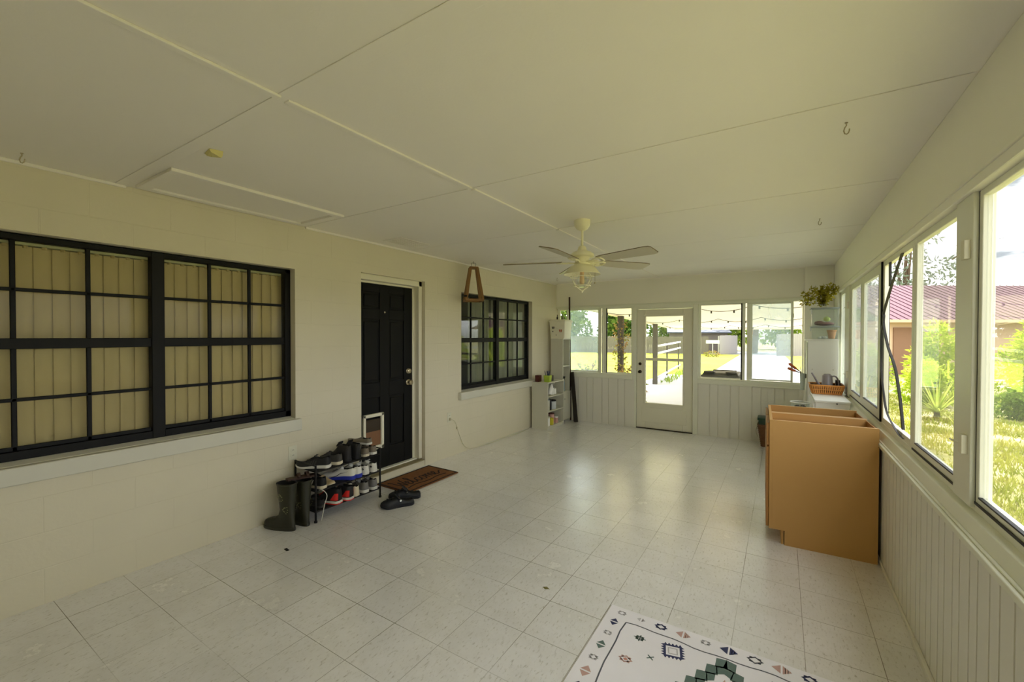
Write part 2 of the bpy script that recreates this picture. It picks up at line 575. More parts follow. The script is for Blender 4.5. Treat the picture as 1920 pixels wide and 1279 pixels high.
# ------------------------------------------------------------------ camera
cam_d = bpy.data.cameras.new('camera')
cam = bpy.data.objects.new('camera', cam_d)
C.objects.link(cam)
cam_d.sensor_width = 36.0
cam_d.lens = 799.3 * 36.0 / 1920.0
cam_d.clip_start = 0.02
cam_d.clip_end = 400
yaw, pit, rol = math.radians(32.30), math.radians(-0.73), math.radians(0.10)
f_ = Vector((-math.sin(yaw) * math.cos(pit), math.cos(yaw) * math.cos(pit), math.sin(pit)))
r_ = Vector((math.cos(yaw), math.sin(yaw), 0))
u_ = r_.cross(f_)
r2 = r_ * math.cos(rol) + u_ * math.sin(rol)
u2 = -r_ * math.sin(rol) + u_ * math.cos(rol)
mw = Matrix((r2, u2, -f_)).transposed().to_4x4()
mw.translation = (0, 0, EYE)
cam.matrix_world = mw
bpy.context.scene.camera = cam

# ================================================================== ROOM SHELL
def wall_along_y(name, x0, x1, y0, y1, z0, z1, holes, mats, label):
    """solid wall between x0 and x1 with rectangular holes (ya, yb, za, zb)"""
    b = MB()
    y = y0
    for (ya, yb, za, zb) in sorted(holes):
        b.box(x0, y, z0, x1, ya, z1)
        if za > z0:
            b.box(x0, ya, z0, x1, yb, za)
        if zb < z1:
            b.box(x0, ya, zb, x1, yb, z1)
        y = yb
    b.box(x0, y, z0, x1, y1, z1)
    return struct(b.build(name, mats, flat=True), label, 'wall')

b = MB().box(XL - 0.2, YF - 0.1, -0.12, XR + 0.1, YB + 0.12, 0)
struct(b.build('floor', M['floor'], flat=True), 'pale speckled vinyl tile floor of the enclosed porch', 'floor')

# ceiling boards with open joints, a backing above, battens below
b = MB()
ys = [YF, -0.266, 0.954, 2.174, 3.394, 4.627, 5.846, YB]
xs = [XL, -1.68, XR]
for i in range(len(ys) - 1):
    for j in range(2):
        b.box(xs[j] + 0.002, ys[i] + 0.0045, ZC, xs[j + 1] - 0.002, ys[i + 1] - 0.0045, ZC + 0.012)
b.box(XL - 0.2, YF - 0.1, ZC + 0.012, XR + 0.2, YB + 0.14, ZC + 0.16)
struct(b.build('ceiling', M['ceiling'], flat=True), 'cream painted board ceiling of the porch', 'ceiling')
b = MB()
for i in range(len(ys) - 1):
    b.box(-1.697, ys[i] + 0.014, ZC - 0.011, -1.665, ys[i + 1] - 0.014, ZC)
struct(b.build('trim_1', M['ceiling'], bevel=0.003), 'long narrow batten running along the ceiling past the fan', 'batten')
b = MB().box(XL, 0.925, ZC - 0.004, XR, 0.99, ZC)
struct(b.build('trim_2', M['ceiling'], bevel=0.002), 'wide flat joint strip across the ceiling nearest the camera', 'joint strip')
b = MB().box(XL, YF, ZC - 0.018, XL + 0.02, 0.98, ZC)
b.box(XL, 2.18, ZC - 0.018, XL + 0.02, YB, ZC)
struct(b.build('trim_3', M['ceiling'], bevel=0.004), 'small cornice strip where block wall meets ceiling', 'cornice')

W1 = (0.17, 2.089, 0.812, 2.09)
DR = (2.765, 3.66, 0.0, 2.15)
W2 = (4.324, 6.185, 0.79, 2.09)
wall_along_y('wall_west', XL - 0.2, XL, YF, YB + 0.1, -0.1, ZC, [W1, DR, W2], M['wall'], 'pale yellow painted block wall with two black windows and a black door')
b = MB().box(XL - 0.2, YF - 0.1, -0.1, XR + 0.1, YF, ZC)
struct(b.build('wall_south', M['white'], flat=True), 'plain white end wall behind the camera', 'wall')

# house interior behind the block wall, so that no sky shines through its windows
b = MB()
b.box(-6.6, YF - 0.1, -0.1, -6.5, YB + 0.1, ZC + 0.1)
b.box(-6.5, YF - 0.1, -0.1, XL - 0.2, YF, ZC + 0.1)
b.box(-6.5, YB, -0.1, XL - 0.2, YB + 0.1, ZC + 0.1)
b.box(-6.6, YF - 0.1, ZC, XL - 0.2, YB + 0.1, ZC + 0.16)
b.box(-6.6, YF - 0.1, -0.2, XL - 0.2, YB + 0.1, -0.1)
b.box(-6.5, 3.95, -0.1, XL - 0.2, 4.05, ZC)
b.box(-6.5, 2.4, -0.1, XL - 0.2, 2.5, ZC)
struct(b.build('wall_house', M['room'], flat=True), 'dim rooms of the house behind the block wall', 'wall')

# ---- black windows in the block wall
def black_window(name, y0, y1, z0, z1, mid, label, gm='dimglass'):
    """pair of single hung units, each three panes wide and four high"""
    X = XL - 0.08
    root = struct(thing(name, label, 'window'))
    fr = MB()
    fr.box(X - 0.05, y0, z0, X + 0.012, y1, z0 + 0.05).box(X - 0.05, y0, z1 - 0.035, X + 0.012, y1, z1)
    fr.box(X - 0.05, y0, z0, X + 0.012, y0 + 0.045, z1).box(X - 0.05, y1 - 0.048, z0, X + 0.012, y1, z1)
    fr.box(X - 0.05, mid - 0.036, z0, X + 0.016, mid + 0.036, z1)
    fr.build('window_frame', M['black'], root, bevel=0.004)
    for a, c in ((y0 + 0.045, mid - 0.036), (mid + 0.036, y1 - 0.048)):
        s = MB()
        zm = z0 + (z1 - z0) * 0.515
        s.box(X - 0.03, a, zm - 0.030, X + 0.004, c, zm + 0.030)
        s.box(X - 0.01, a, z0 + 0.05, X - 0.002, c, z0 + 0.075)
        for k in (1, 2):
            y = a + (c - a) * k / 3
            s.box(X - 0.02, y - 0.011, z0 + 0.05, X - 0.002, y + 0.011, z1 - 0.03)
        for z in (z0 + 0.05 + (zm - z0 - 0.08) * 0.5, zm + 0.03 + (z1 - zm - 0.065) * 0.5):
            s.box(X - 0.02, a, z - 0.010, X - 0.002, c, z + 0.010)
        s.build('sash', M['black'], root, bevel=0.003)
        g = MB().box(X - 0.016, a, z0 + 0.05, X - 0.012, c, z1 - 0.03)
        g.build('glass', M[gm], root, flat=True)
    return root
black_window('window_1', W1[0], W1[1], W1[2] + 0.015, W1[3] - 0.005, 1.165, 'large black gridded window with beige vertical blinds behind')
black_window('window_2', W2[0] - 0.02, W2[1], W2[2] + 0.012, W2[3] - 0.008, 5.257, 'smaller black gridded window with pale curtains behind', 'oldglass')
for i, (w, z) in enumerate(((W1, 0.812), (W2, 0.79))):
    b = MB().prism([(XL - 0.085, w[0] + 0.002, z - 0.10), (XL + 0.001, w[0] + 0.002, z - 0.10), (XL + 0.001, w[0] + 0.002, z + 0.001), (XL - 0.085, w[0] + 0.002, z + 0.016)], (0, w[1] - w[0] - 0.004, 0))
    b.box(XL + 0.001, w[0] - 0.06, z - 0.098, XL + 0.05, w[1] + 0.03, z)
    struct(b.build('trim_%d' % (4 + i), M['sill'], bevel=0.006), ('grey painted sill under the large black window', 'grey painted sill under the smaller black window')[i], 'window sill')

# vertical blinds behind window 1
vb = thing('vertical_blind', 'closed beige vertical blinds behind the large black window', 'blind', (XL - 0.155, 0.14, 0.84))
b = MB().box(-0.03, 0, 1.195, 0.025, 2.0, 1.245)
b.build('headrail', M['blindrail'], vb, bevel=0.004)
vm = None
for k in range(26):
    if vm is None:
        q = MB()
        pr_ = []
        for j in range(7):
            t = j / 6 - 0.5
            pr_.append((0.006 - 0.02 * (2 * t) ** 2 * 0.4, t * 0.088))
        q._add([(x, y, 0.0) for x, y in pr_] + [(x, y, 1.19) for x, y in pr_], [(j, j + 1, 8 + j, 7 + j) for j in range(6)])
        q.cyl((0.004, 0, 1.18), (0.004, 0, 1.205), 0.012, n=8)
        vm = q.build('vane', M['blind'], vb)
        o = vm
    else:
        o = vm.copy()
        C.objects.link(o)
        o.parent = vb
    o.location = (0, 0.06 + k * 0.0755, 0)
    o.rotation_euler = (0, 0, 0.16 + random.uniform(-0.03, 0.03))

# curtains behind window 2
for (a, c, lab) in ((4.75, 5.25, 'pale sheer curtain hanging behind the near half of the smaller black window'), (5.32, 6.2, 'pale sheer curtain hanging behind the far half of the smaller black window')):
    b = MB()
    n = 60
    r0, r1 = [], []
    for j in range(n + 1):
        t = j / n
        y = a + (c - a) * t
        x = XL - 0.20 + 0.022 * math.sin(t * 38 * (c - a)) + 0.008 * math.sin(t * 91)
        r0.append((x, y, 0.62))
        r1.append((x, y, 2.16))
    b._add(r0 + r1, [(j, j + 1, n + 2 + j, n + 1 + j) for j in range(n)])
    o = b.build('sheer_curtain', M['curtain'])
    o.location = (-0.03, 0, 0)
    tag(o, lab, 'curtain', 'sheer curtains')
b = MB().cyl((XL - 0.235, 4.2, 2.17), (XL - 0.235, 6.3, 2.17), 0.01)
tag(b.build('curtain_rod', M['blindrail']), 'thin rod carrying the sheer curtains behind the smaller black window', 'curtain rod')

# ---- black door in the block wall
LX = XL - 0.12
jb = MB()
for y0, y1 in ((3.574, 3.655), (2.705, 2.755)):
    jb.box(LX - 0.06, y0 + 0.03, 0.085, LX + 0.075, y1, 2.15)
    jb.box(LX - 0.06, y0, 0.085, LX + 0.002, y1, 2.12)
jb.box(LX - 0.06, 2.74, 2.09, LX + 0.075, 3.655, 2.15).box(LX - 0.06, 2.74, 2.07, LX + 0.002, 3.6, 2.12)
jb.box(XL - 0.2, 2.705, 0.0, XL - 0.121, 2.80, 0.085)
struct(jb.build('trim_6', M['white'], bevel=0.006), 'white jamb and head around the black door', 'door frame')
b = MB().box(XL - 0.2, 2.768, 0, XL - 0.004, 3.657, 0.066)
struct(b.build('trim_7', M['wall'], flat=True), 'painted step under the black door', 'step')
b = MB().box(LX - 0.05, 2.768, 0.066, XL - 0.006, 3.655, 0.078)
b.box(LX - 0.045, 2.768, 0.078, LX + 0.04, 3.655, 0.092, 1)
struct(b.build('trim_8', [mat('worn_threshold', (150, 138, 104), 0.6), M['alu']], bevel=0.003), 'worn brown threshold of the black door', 'threshold')

dr = struct(thing('door_1', 'black six-panel door with a small pet door low on its left', 'door', (LX, 2.755, 0.094)))
DW, DH = 0.817, 1.972
# leaf with sunk panels
b = MB()
cols = [(0.12, 0.345), (0.47, 0.69)]
rows = [(0.22, 0.77), (0.93, 1.60), (1.71, 1.885)]
b.box(-0.044, 0, 0, -0.012, DW, DH)
b.box(-0.012, 0, 0, 0, cols[0][0], DH).box(-0.012, cols[0][1], 0, 0, cols[1][0], DH).box(-0.012, cols[1][1], 0, 0, DW, DH)
for c0, c1 in cols:
    zz = 0
    for z0, z1 in rows + [(DH, DH)]:
        b.box(-0.012, c0, zz, 0, c1, z0)
        zz = z1
b.build('door_leaf', M['doorblack'], dr, bevel=0.004)
for c0, c1 in cols:
    for k, (z0, z1) in enumerate(rows):
        q = MB().box(-0.012, c0 + 0.025, z0 + 0.025, -0.003, c1 - 0.025, z1 - 0.025)
        if not (k == 0 and c0 < 0.2):
            q.build('panel', M['doorblack'], dr, bevel=0.007)
def knob(b, y, z, r, x1):
    b.lathe([(r * 0.95, 0), (r, 0.004), (r * 0.45, 0.012), (r * 0.4, x1 * 0.5), (r * 0.85, x1 * 0.6), (r * 0.9, x1 * 0.85), (r * 0.6, x1)], n=20)
for nm, y, z, r, l in (('deadbolt', 0.752, 1.022, 0.03, 0.03), ('door_knob', 0.752, 0.892, 0.033, 0.062)):
    b = MB()
    b.T = Matrix.Translation((0, y, z)) @ Matrix.Rotation(PI / 2, 4, 'Y')
    knob(b, y, z, r, l)
    b.build(nm, M['brass'], dr)
b = MB().cyl((0, 0.41, 1.68), (0.006, 0.41, 1.68), 0.009)
b.build('peephole', M['brass'], dr)
for z in (0.2, 1.0, 1.75):
    b = MB().cyl((0.004, 0.008, z - 0.05), (0.004, 0.008, z + 0.05), 0.008, n=10)
    b.build('hinge', M['black'], dr)
# pet door
y0, y1, z0, z1 = 0.112, 0.378, 0.225, 0.607
b = MB()
b.box(0, y0, z0, 0.028, y1, z0 + 0.042).box(0, y0, z1 - 0.035, 0.028, y1, z1).box(0, y0, z0, 0.028, y0 + 0.03, z1).box(0, y1 - 0.036, z0, 0.028, y1, z1)
b.box(0.028, y0 + 0.03, z0 + 0.03, 0.044, y1 - 0.03, z0 + 0.042)
pd = b.build('pet_door_frame', M['white'], dr, bevel=0.006)
b = MB().box(0.004, y0 + 0.03, z0 + 0.042, 0.008, y1 - 0.036, z1 - 0.06)
b.build('flap', mat('dark_view', (58, 46, 34), 0.3), pd, flat=True)  # dark colour stands in for the unlit room seen through a clear flap
b = MB().box(0.008, y0 + 0.031, z0 + 0.043, 0.0095, y1 - 0.037, z0 + 0.195)
b.build('flap_view', mat('brown_view', (140, 98, 66), 0.45, var=0.2), pd, flat=True)  # brown sheet stands in for things seen behind the clear flap

# ---- right (window) wall
BZ = 0.80
def bead(b, p0, p1, z0, z1, inward, pitch=(0.165, 0.115), mi=0):
    """vertical boards with grooves along the line p0-p1 (2-D), 12 mm proud"""
    p0, p1 = Vector((p0[0], p0[1], 0)), Vector((p1[0], p1[1], 0))
    d = (p1 - p0)
    L = d.length
    d.normalize()
    nrm = Vector((inward[0], inward[1], 0))
    s, k = 0.0, 0
    while s < L - 0.004:
        w = min(pitch[k % 2], L - s)
        a, c = p0 + d * (s + 0.0055), p0 + d * (s + w - 0.0055)
        if (c - a).length > 0.004 and (c - a).dot(d) > 0:
            b.prism([a, c, c + nrm * 0.012, a + nrm * 0.012], (0, 0, z1 - z0), mi)
            for i in range(len(b.v) - 8, len(b.v)):
                b.v[i] = (b.v[i][0], b.v[i][1], b.v[i][2] + z0)
        s += w
        k += 1
b = MB()
b.box(XR, YF, -0.1, XR + 0.09, YB + 0.1, BZ + 0.02)
bead(b, (XR, YF), (XR, YB), 0.02, BZ - 0.005, (-1, 0), (0.10, 0.075))
struct(b.build('wall_east', M['bead'], flat=True), 'low white grooved panel wall under the long row of windows', 'wall')
b = MB().box(XR - 0.035, YF, BZ - 0.012, XR + 0.005, YB, BZ + 0.012)
b.box(XR - 0.022, YF, BZ + 0.012, XR + 0.09, YB, BZ + 0.02)
b.prism([(XR - 0.014, YF, BZ + 0.02), (XR + 0.09, YF, BZ + 0.02), (XR + 0.09, YF, 0.885), (XR + 0.004, YF, 0.868)], (0, YB - YF, 0))
b.box(XR + 0.03, YF, 0.86, XR + 0.09, YB, 0.905)
struct(b.build('trim_9', M['alu'], bevel=0.003), 'cream sill rail below the long row of windows', 'window sill')
b = MB().box(XR, YF, 2.062, XR + 0.09, YB + 0.1, ZC)
b.box(XR - 0.004, YF, 2.062, XR, YB, 2.10).box(XR - 0.009, YF, 2.10, XR, YB, 2.112)
struct(b.build('trim_10', M['header'], bevel=0.002), 'plain cream band between the long row of windows and the ceiling', 'header')
b = MB().box(XR - 0.03, YF, 0.0, XR - 0.012, 2.83, 0.035)
b.box(XR - 0.022, 2.845, 0.0, XR - 0.012, YB, 0.028)
b.build
struct(b.build('baseboard_east', M['bead'], bevel=0.004), 'thin crooked strip at the foot of the grooved panel wall', 'baseboard')
b = MB().box(XR, 6.62, 0.9, XR + 0.09, YB + 0.1, 2.07)
struct(b.build('trim_11', M['alu'], flat=True), 'corner post at the far end of the long row of windows', 'post')
GZ0, GZ1 = 0.905, 2.062
def sash_y(name, y0, y1, gm, fm='alu', fw=0.03, x=XR + 0.03, label='', cat='window', t=0.028):
    root = struct(thing(name, label, cat))
    b = MB()
    b.box(x, y0, GZ0, x + t, y0 + fw, GZ1).box(x, y1 - fw, GZ0, x + t, y1, GZ1)
    b.box(x, y0 + fw, GZ0, x + t, y1 - fw, GZ0 + fw * 0.8).box(x, y0 + fw, GZ1 - fw * 0.8, x + t, y1 - fw, GZ1)
    b.build('window_frame', M[fm], root, bevel=0.003)
    if gm:
        q = MB()
        e_ = 0.005
        q.box(x - 0.001, y0 + fw - 0.001, GZ0 + fw * 0.8, x + t * 0.4, y0 + fw + e_, GZ1 - fw * 0.8)
        if y1 < 2.3:
            q.box(x - 0.001, y1 - 0.004, GZ0, x + 0.004, y1, GZ1)
        q.box(x - 0.001, y0 + fw, GZ0 + fw * 0.8 - 0.001, x + t * 0.4, y1 - fw, GZ0 + fw * 0.8 + e_)
        q.box(x - 0.004, y0 + 0.004, GZ0 - 0.004, x - 0.001, y1 - 0.004, GZ0 + 0.006)
        q.build('gasket', M['screen'], root, flat=True)
        g = MB().box(x + t * 0.4, y0 + fw, GZ0 + fw * 0.7, x + t * 0.4 + 0.004, y1 - fw, GZ1 - fw * 0.7)
        g.build('glass', M[gm], root, flat=True)
    return root
sash_y('window_3', -0.05, 2.263, 'haze3', label='wide clear pane of the long row nearest the camera, with grass behind')
sash_y('window_4', 2.445, 3.17, 'haze3', fw=0.045, label='clear pane between the clipped post and the pane with torn screen')
sash_y('window_5', 3.17, 4.03, None, fw=0.05, label='open bay of the long row with a torn black screen')
sash_y('window_6', 4.10, 4.965, 'haze2', fw=0.09, label='hazy pane of the long row just past the torn screen')
sash_y('window_7', 4.965, 5.70, 'haze2', fw=0.07, label='hazy pane of the long row before the far clipped post')
sash_y('window_8', 6.05, 6.62, 'haze2', fw=0.05, label='last narrow pane of the long row beside the white tower cabinet')
for k, (y0, y1, lab) in enumerate(((YF, -0.05, 'unseen flat white board closing off the near end of the long row of windows'), (2.263, 2.445, 'flat white post with two clips in the long row of windows'), (5.70, 6.05, 'far flat white post with clips by the tower cabinet'))):  # first board is out of view, added to darken the near end
    root = struct(thing('trim_%d' % (12 + k), lab, 'post'))
    b = MB().box(XR + 0.014, y0, GZ0 - 0.02, XR + 0.075, y1, GZ1)
    b.build('post_board', M['alu'], root, bevel=0.003)
    for z in (1.114, 1.854):
        q = MB().box(XR - 0.004, y0 + 0.02, z - 0.036, XR + 0.014, y0 + 0.058, z + 0.036)
        q.cyl((XR + 0.003, y0 + 0.058, z - 0.004), (XR + 0.006, y1 + 0.01, z - 0.012), 0.0035, n=8)
        q.build('window_clip', M['white'], root, bevel=0.004)
b = MB()
b.box(XR + 0.02, 4.03, GZ0, XR + 0.07, 4.055, GZ1).box(XR + 0.028, 4.055, GZ0, XR + 0.06, 4.10, GZ1)
struct(b.build('trim_15', M['black'], bevel=0.002), 'dark metal jamb at the far side of the torn screen', 'jamb')
b = MB().box(XR + 0.035, 3.2, GZ0, XR + 0.065, 4.05, GZ0 + 0.012).box(XR + 0.035, 3.2, GZ1 - 0.014, XR + 0.065, 4.05, GZ1)
struct(b.build('trim_16', M['black'], flat=True), 'dark track above and below the torn screen', 'track')

# torn screen: its black edging hangs loose in the open bay
sc_ = thing('torn_screen', 'torn black insect screen hanging loose in the open window bay', 'screen', (XR + 0.07, 3.65, 0.9))
def ribbon(name, pts, w, th):
    b = MB()
    rings = []
    for i, p in enumerate(pts):
        p = Vector(p)
        rings.append([p + Vector((-th, -w, 0)), p + Vector((-th, w, 0)), p + Vector((th, w, 0)), p + Vector((th, -w, 0))])
    b.loft(rings)
    return b.build(name, M['screen'], sc_)
def curve(P, n=24):
    """Catmull-Rom through P"""
    P = [Vector(p) for p in P]
    P = [P[0] * 2 - P[1]] + P + [P[-1] * 2 - P[-2]]
    out = []
    for i in range(1, len(P) - 2):
        for j in range(n):
            t = j / n
            out.append(0.5 * ((2 * P[i]) + (P[i + 1] - P[i - 1]) * t + (2 * P[i - 1] - 5 * P[i] + 4 * P[i + 1] - P[i + 2]) * t * t + (-P[i - 1] + 3 * P[i] - 3 * P[i + 1] + P[i + 2]) * t ** 3))
    out.append(P[-2])
    return out
ribbon('loose_edging', curve([(-0.045, -0.223, 1.125), (-0.05, 0.0, 0.98), (-0.05, 0.262, 0.805), (-0.05, 0.275, 0.765), (-0.052, 0.262, 0.70), (-0.055, 0.10, 0.56), (-0.052, -0.096, 0.432), (-0.048, -0.19, 0.30), (-0.045, -0.236, 0.20), (-0.04, -0.27, 0.07)], 8), 0.014, 0.006)
ribbon('loose_edging', curve([(-0.052, 0.27, 0.72), (-0.05, 0.355, 0.66), (-0.05, 0.365, 0.54), (-0.05, 0.335, 0.37), (-0.05, 0.23, 0.20), (-0.048, 0.126, 0.10), (-0.045, -0.15, 0.03), (-0.045, -0.30, 0.02)], 8), 0.012, 0.005)
ribbon('loose_edging', curve([(-0.045, 0.12, 1.12), (-0.045, 0.115, 1.05), (-0.045, 0.11, 0.96)], 8), 0.024, 0.004)
b = MB()
e1 = curve([(-0.052, 0.262, 0.70), (-0.055, 0.10, 0.56), (-0.052, -0.096, 0.432), (-0.048, -0.19, 0.30), (-0.04, -0.27, 0.07)], 5)
e2 = curve([(-0.052, 0.27, 0.70), (-0.05, 0.36, 0.55), (-0.05, 0.335, 0.37), (-0.05, 0.18, 0.16), (-0.045, -0.26, 0.02)], 5)
b._add(e1 + e2, [(i, i + 1, len(e1) + i + 1, len(e1) + i) for i in range(len(e1) - 1)])
b.build('screen_mesh', M['screenmesh'], sc_)

# ---- far (back) wall
b = MB()
b.box(XL, YB, -0.1, -2.055, YB + 0.1, 0.83).box(-1.10, YB, -0.1, XR + 0.09, YB + 0.1, 0.83)
bead(b, (-2.06, YB), (-3.5, YB), 0.0, 0.80, (0, -1))
bead(b, (-1.08, YB), (XR, YB), 0.0, 0.80, (0, -1))
struct(b.build('wall_north', M['bead'], flat=True), 'low white grooved panel wall on both sides of the glazed door', 'wall')
b = MB().box(XL, YB, 2.03, XR + 0.09, YB + 0.1, ZC)
struct(b.build('trim_17', M['header'], flat=True), 'plain cream band above the glazed door and far windows', 'header')
b = MB()
b.box(XL, YB - 0.012, 2.015, 0.262, YB + 0.02, 2.045).box(XL, YB - 0.018, 2.045, 0.262, YB, 2.058)
for x0, x1 in ((XL, -2.09), (-1.09, 0.262)):
    b.box(x0, YB - 0.02, 0.795, x1, YB + 0.09, 0.862).box(x0, YB - 0.028, 0.79, x1, YB - 0.015, 0.806)
struct(b.build('trim_18', M['alu'], bevel=0.003), 'cream sills and head rail of the far windows', 'window sill')
b = MB()
b.box(-2.09, YB - 0.01, 0.0, -2.035, YB + 0.1, 2.035).box(-1.158, YB - 0.01, 0.0, -1.085, YB + 0.1, 2.035).box(-2.035, YB - 0.01, 1.962, -1.158, YB + 0.1, 2.035)
b.box(-2.035, YB + 0.05, 0, -2.02, YB + 0.1, 1.962).box(-1.173, YB + 0.05, 0, -1.158, YB + 0.1, 1.962)
struct(b.build('trim_19', M['alu'], bevel=0.003), 'white frame around the glazed door', 'door frame')
b = MB().box(0.262, YB - 0.035, 0.0, XR - 0.001, YB, ZC)
struct(b.build('trim_20', M['header'], bevel=0.004), 'boxed corner column behind the white tower cabinet', 'column')

def sash_x(root, name, x0, x1, z0, z1, gm, y, fw=0.03, fm='alu', t=0.026):
    b = MB()
    b.box(x0, y, z0, x0 + fw, y + t, z1).box(x1 - fw, y, z0, x1, y + t, z1)
    b.box(x0 + fw, y, z0, x1 - fw, y + t, z0 + fw * 0.7).box(x0 + fw, y, z1 - fw * 0.7, x1 - fw, y + t, z1)
    fr = b.build(name, M[fm], root, bevel=0.003)
    if gm:
        g = MB().box(x0 + fw, y + t * 0.4, z0 + fw * 0.6, x1 - fw, y + t * 0.4 + 0.004, z1 - fw * 0.6)
        g.build('glass', M[gm], fr, flat=True)
    return fr
w = struct(thing('window_9', 'far sliding window left of the glazed door, one half hazy', 'window'))
sash_x(w, 'window_frame', XL + 0.02, -2.09, 0.862, 2.02, None, YB + 0.01, 0.022, t=0.08)
sash_x(w, 'sash', XL + 0.04, -3.285, 0.88, 2.005, 'glass', YB + 0.02, 0.03)
sash_x(w, 'sash', -3.30, -2.69, 0.88, 2.005, 'haze', YB + 0.05, 0.035)
sash_x(w, 'sash', -2.64, -2.10, 0.88, 2.005, None, YB + 0.02, 0.028)
b = MB().box(-2.70, YB + 0.02, 0.88, -2.655, YB + 0.06, 2.005).box(-2.605, YB + 0.015, 0.88, -2.565, YB + 0.05, 2.005)
b.build('mullion', M['alu'], w, bevel=0.003)
b = MB().box(-2.565, YB + 0.02, 0.88, -2.55, YB + 0.045, 2.005)
b.build('edge_seal', M['black'], w, flat=True)
w = struct(thing('window_10', 'far sliding window right of the glazed door, one half hazy', 'window'))
sash_x(w, 'window_frame', -1.085, 0.262, 0.862, 2.02, None, YB + 0.01, 0.02, t=0.08)
sash_x(w, 'sash', -1.07, -0.475, 0.88, 2.005, 'glass', YB + 0.02, 0.02)
b = MB().box(-0.505, YB + 0.015, 0.88, -0.49, YB + 0.045, 2.005)
b.build('edge_seal', M['black'], w, flat=True)
b = MB().box(-0.487, YB + 0.012, 0.88, -0.45, YB + 0.05, 2.005).box(-0.43, YB + 0.03, 0.88, -0.385, YB + 0.07, 2.005)
b.build('mullion', M['alu'], w, bevel=0.003)
sash_x(w, 'sash', -0.39, 0.14, 0.88, 2.005, 'haze', YB + 0.05, 0.03)
b = MB().box(0.11, YB + 0.02, 0.88, 0.14, YB + 0.06, 2.005)
b.cyl((0.135, YB + 0.015, 1.78), (0.135, YB + 0.015, 1.84), 0.012, n=8)
b.build('mullion', M['alu'], w, bevel=0.003)

dr = struct(thing('door_2', 'white glazed door in the far wall with bar across its glass', 'door', (-2.031, YB + 0.02, 0.012)))
b = MB()
W_, H_ = 0.868, 1.945
g0, g1, gz0, gz1 = 0.142, 0.722, 0.415, 1.828
b.box(0, 0, 0, g0, 0.04, H_).box(g1, 0, 0, W_, 0.04, H_).box(g0, 0, 0, g1, 0.04, gz0).box(g0, 0, gz1, g1, 0.04, H_)
b.build('door_leaf', M['white'], dr, bevel=0.004)
b = MB()
for (x0, z0, x1, z1) in ((g0 - 0.03, gz0 - 0.03, g1 + 0.03, gz0), (g0 - 0.03, gz1, g1 + 0.03, gz1 + 0.03), (g0 - 0.03, gz0, g0, gz1), (g1, gz0, g1 + 0.03, gz1)):
    b.box(x0, -0.012, z0, x1, 0.0, z1)
b.build('glass_bead', M['white'], dr, bevel=0.004)
b = MB().box(g0, 0.0, 1.105, g1, 0.035, 1.15)
b.build('cross_bar', M['white'], dr, bevel=0.004)
b = MB().box(g0, 0.018, gz0, g1, 0.022, gz1)
b.build('glass', M['haze3'], dr, flat=True)
b = MB().box(0.09, -0.006, 0.10, W_ - 0.09, 0.0, 0.34)
b.build('kick_panel', M['white'], dr, bevel=0.005)
for z, r, l in ((1.05, 0.024, 0.022), (0.92, 0.027, 0.055)):
    b = MB()
    b.T = Matrix.Translation((0.055, 0, z)) @ Matrix.Rotation(PI / 2, 4, 'X')
    knob(b, 0, 0, r, l)
    b.build('deadbolt' if z > 1 else 'door_knob', M['dbrass'], dr)
b = MB().box(-2.05, YB + 0.0, 0, -1.14, YB + 0.1, 0.012)
struct(b.build('trim_21', M['dbrass'], flat=True), 'dark threshold under the glazed door', 'threshold')

# roof over the porch and eave
b = MB().prism([(-7.2, YF - 0.6, 2.64), (0.88, YF - 0.6, 2.64), (0.88, YF - 0.6, 2.74), (-3.0, YF - 0.6, 3.5), (-7.2, YF - 0.6, 2.74)], (0, YB - YF + 1.0, 0))
struct(b.build('ceiling_roof', mat('grey_shingle', (120, 116, 110), 0.9), flat=True), 'shingled roof over the house and porch', 'roof')
# ================================================================== LIGHT AND SKY
world = bpy.data.worlds.new('sky_world')
bpy.context.scene.world = world
world.use_nodes = True
wt = NT(world)
wo = wt.add('ShaderNodeOutputWorld')
bg = wt.add('ShaderNodeBackground')
wt.link(bg, 0, wo, 0)
tc = wt.add('ShaderNodeTexCoord')
mp = wt.add('ShaderNodeMapping')
mp.inputs['Scale'].default_value = (1.0, 1.0, 3.2)
wt.link(tc, 'Generated', mp, 'Vector')
no = wt.add('ShaderNodeTexNoise', i_Scale=3.4, i_Detail=8.0, i_Roughness=0.58)
wt.link(mp, 'Vector', no, 'Vector')
mr = wt.add('ShaderNodeMapRange')
mr.inputs[1].default_value = 0.38
mr.inputs[2].default_value = 0.49
wt.link(no, 'Fac', mr, 0)
mx = mixcol(wt, (mr, 0), (0.20, 0.225, 0.26, 1), (1.2, 1.2, 1.18, 1))
sx = wt.add('ShaderNodeSeparateXYZ')
wt.link(tc, 'Generated', sx, 0)
lo = wt.add('ShaderNodeMapRange')
lo.inputs[1].default_value = -0.02
lo.inputs[2].default_value = 0.02
wt.link(sx, 'Z', lo, 0)
mg = mixcol(wt, (lo, 0), (0.30, 0.31, 0.20, 1), (1, 1, 1, 1))
wt.l.new(mx.outputs[2], mg.inputs[7])
wt.l.new(mg.outputs[2], bg.inputs[0])
bg.inputs[1].default_value = 1.6

sd = bpy.data.lights.new('sun', 'SUN')
sd.energy = 6.2
sd.color = (1.0, 0.975, 0.945)
sd.angle = 0.02
sun = bpy.data.objects.new('sun', sd)
C.objects.link(sun)
sun.rotation_euler = Vector((0.10, 0.60, 0.79)).to_track_quat('Z', 'Y').to_euler()

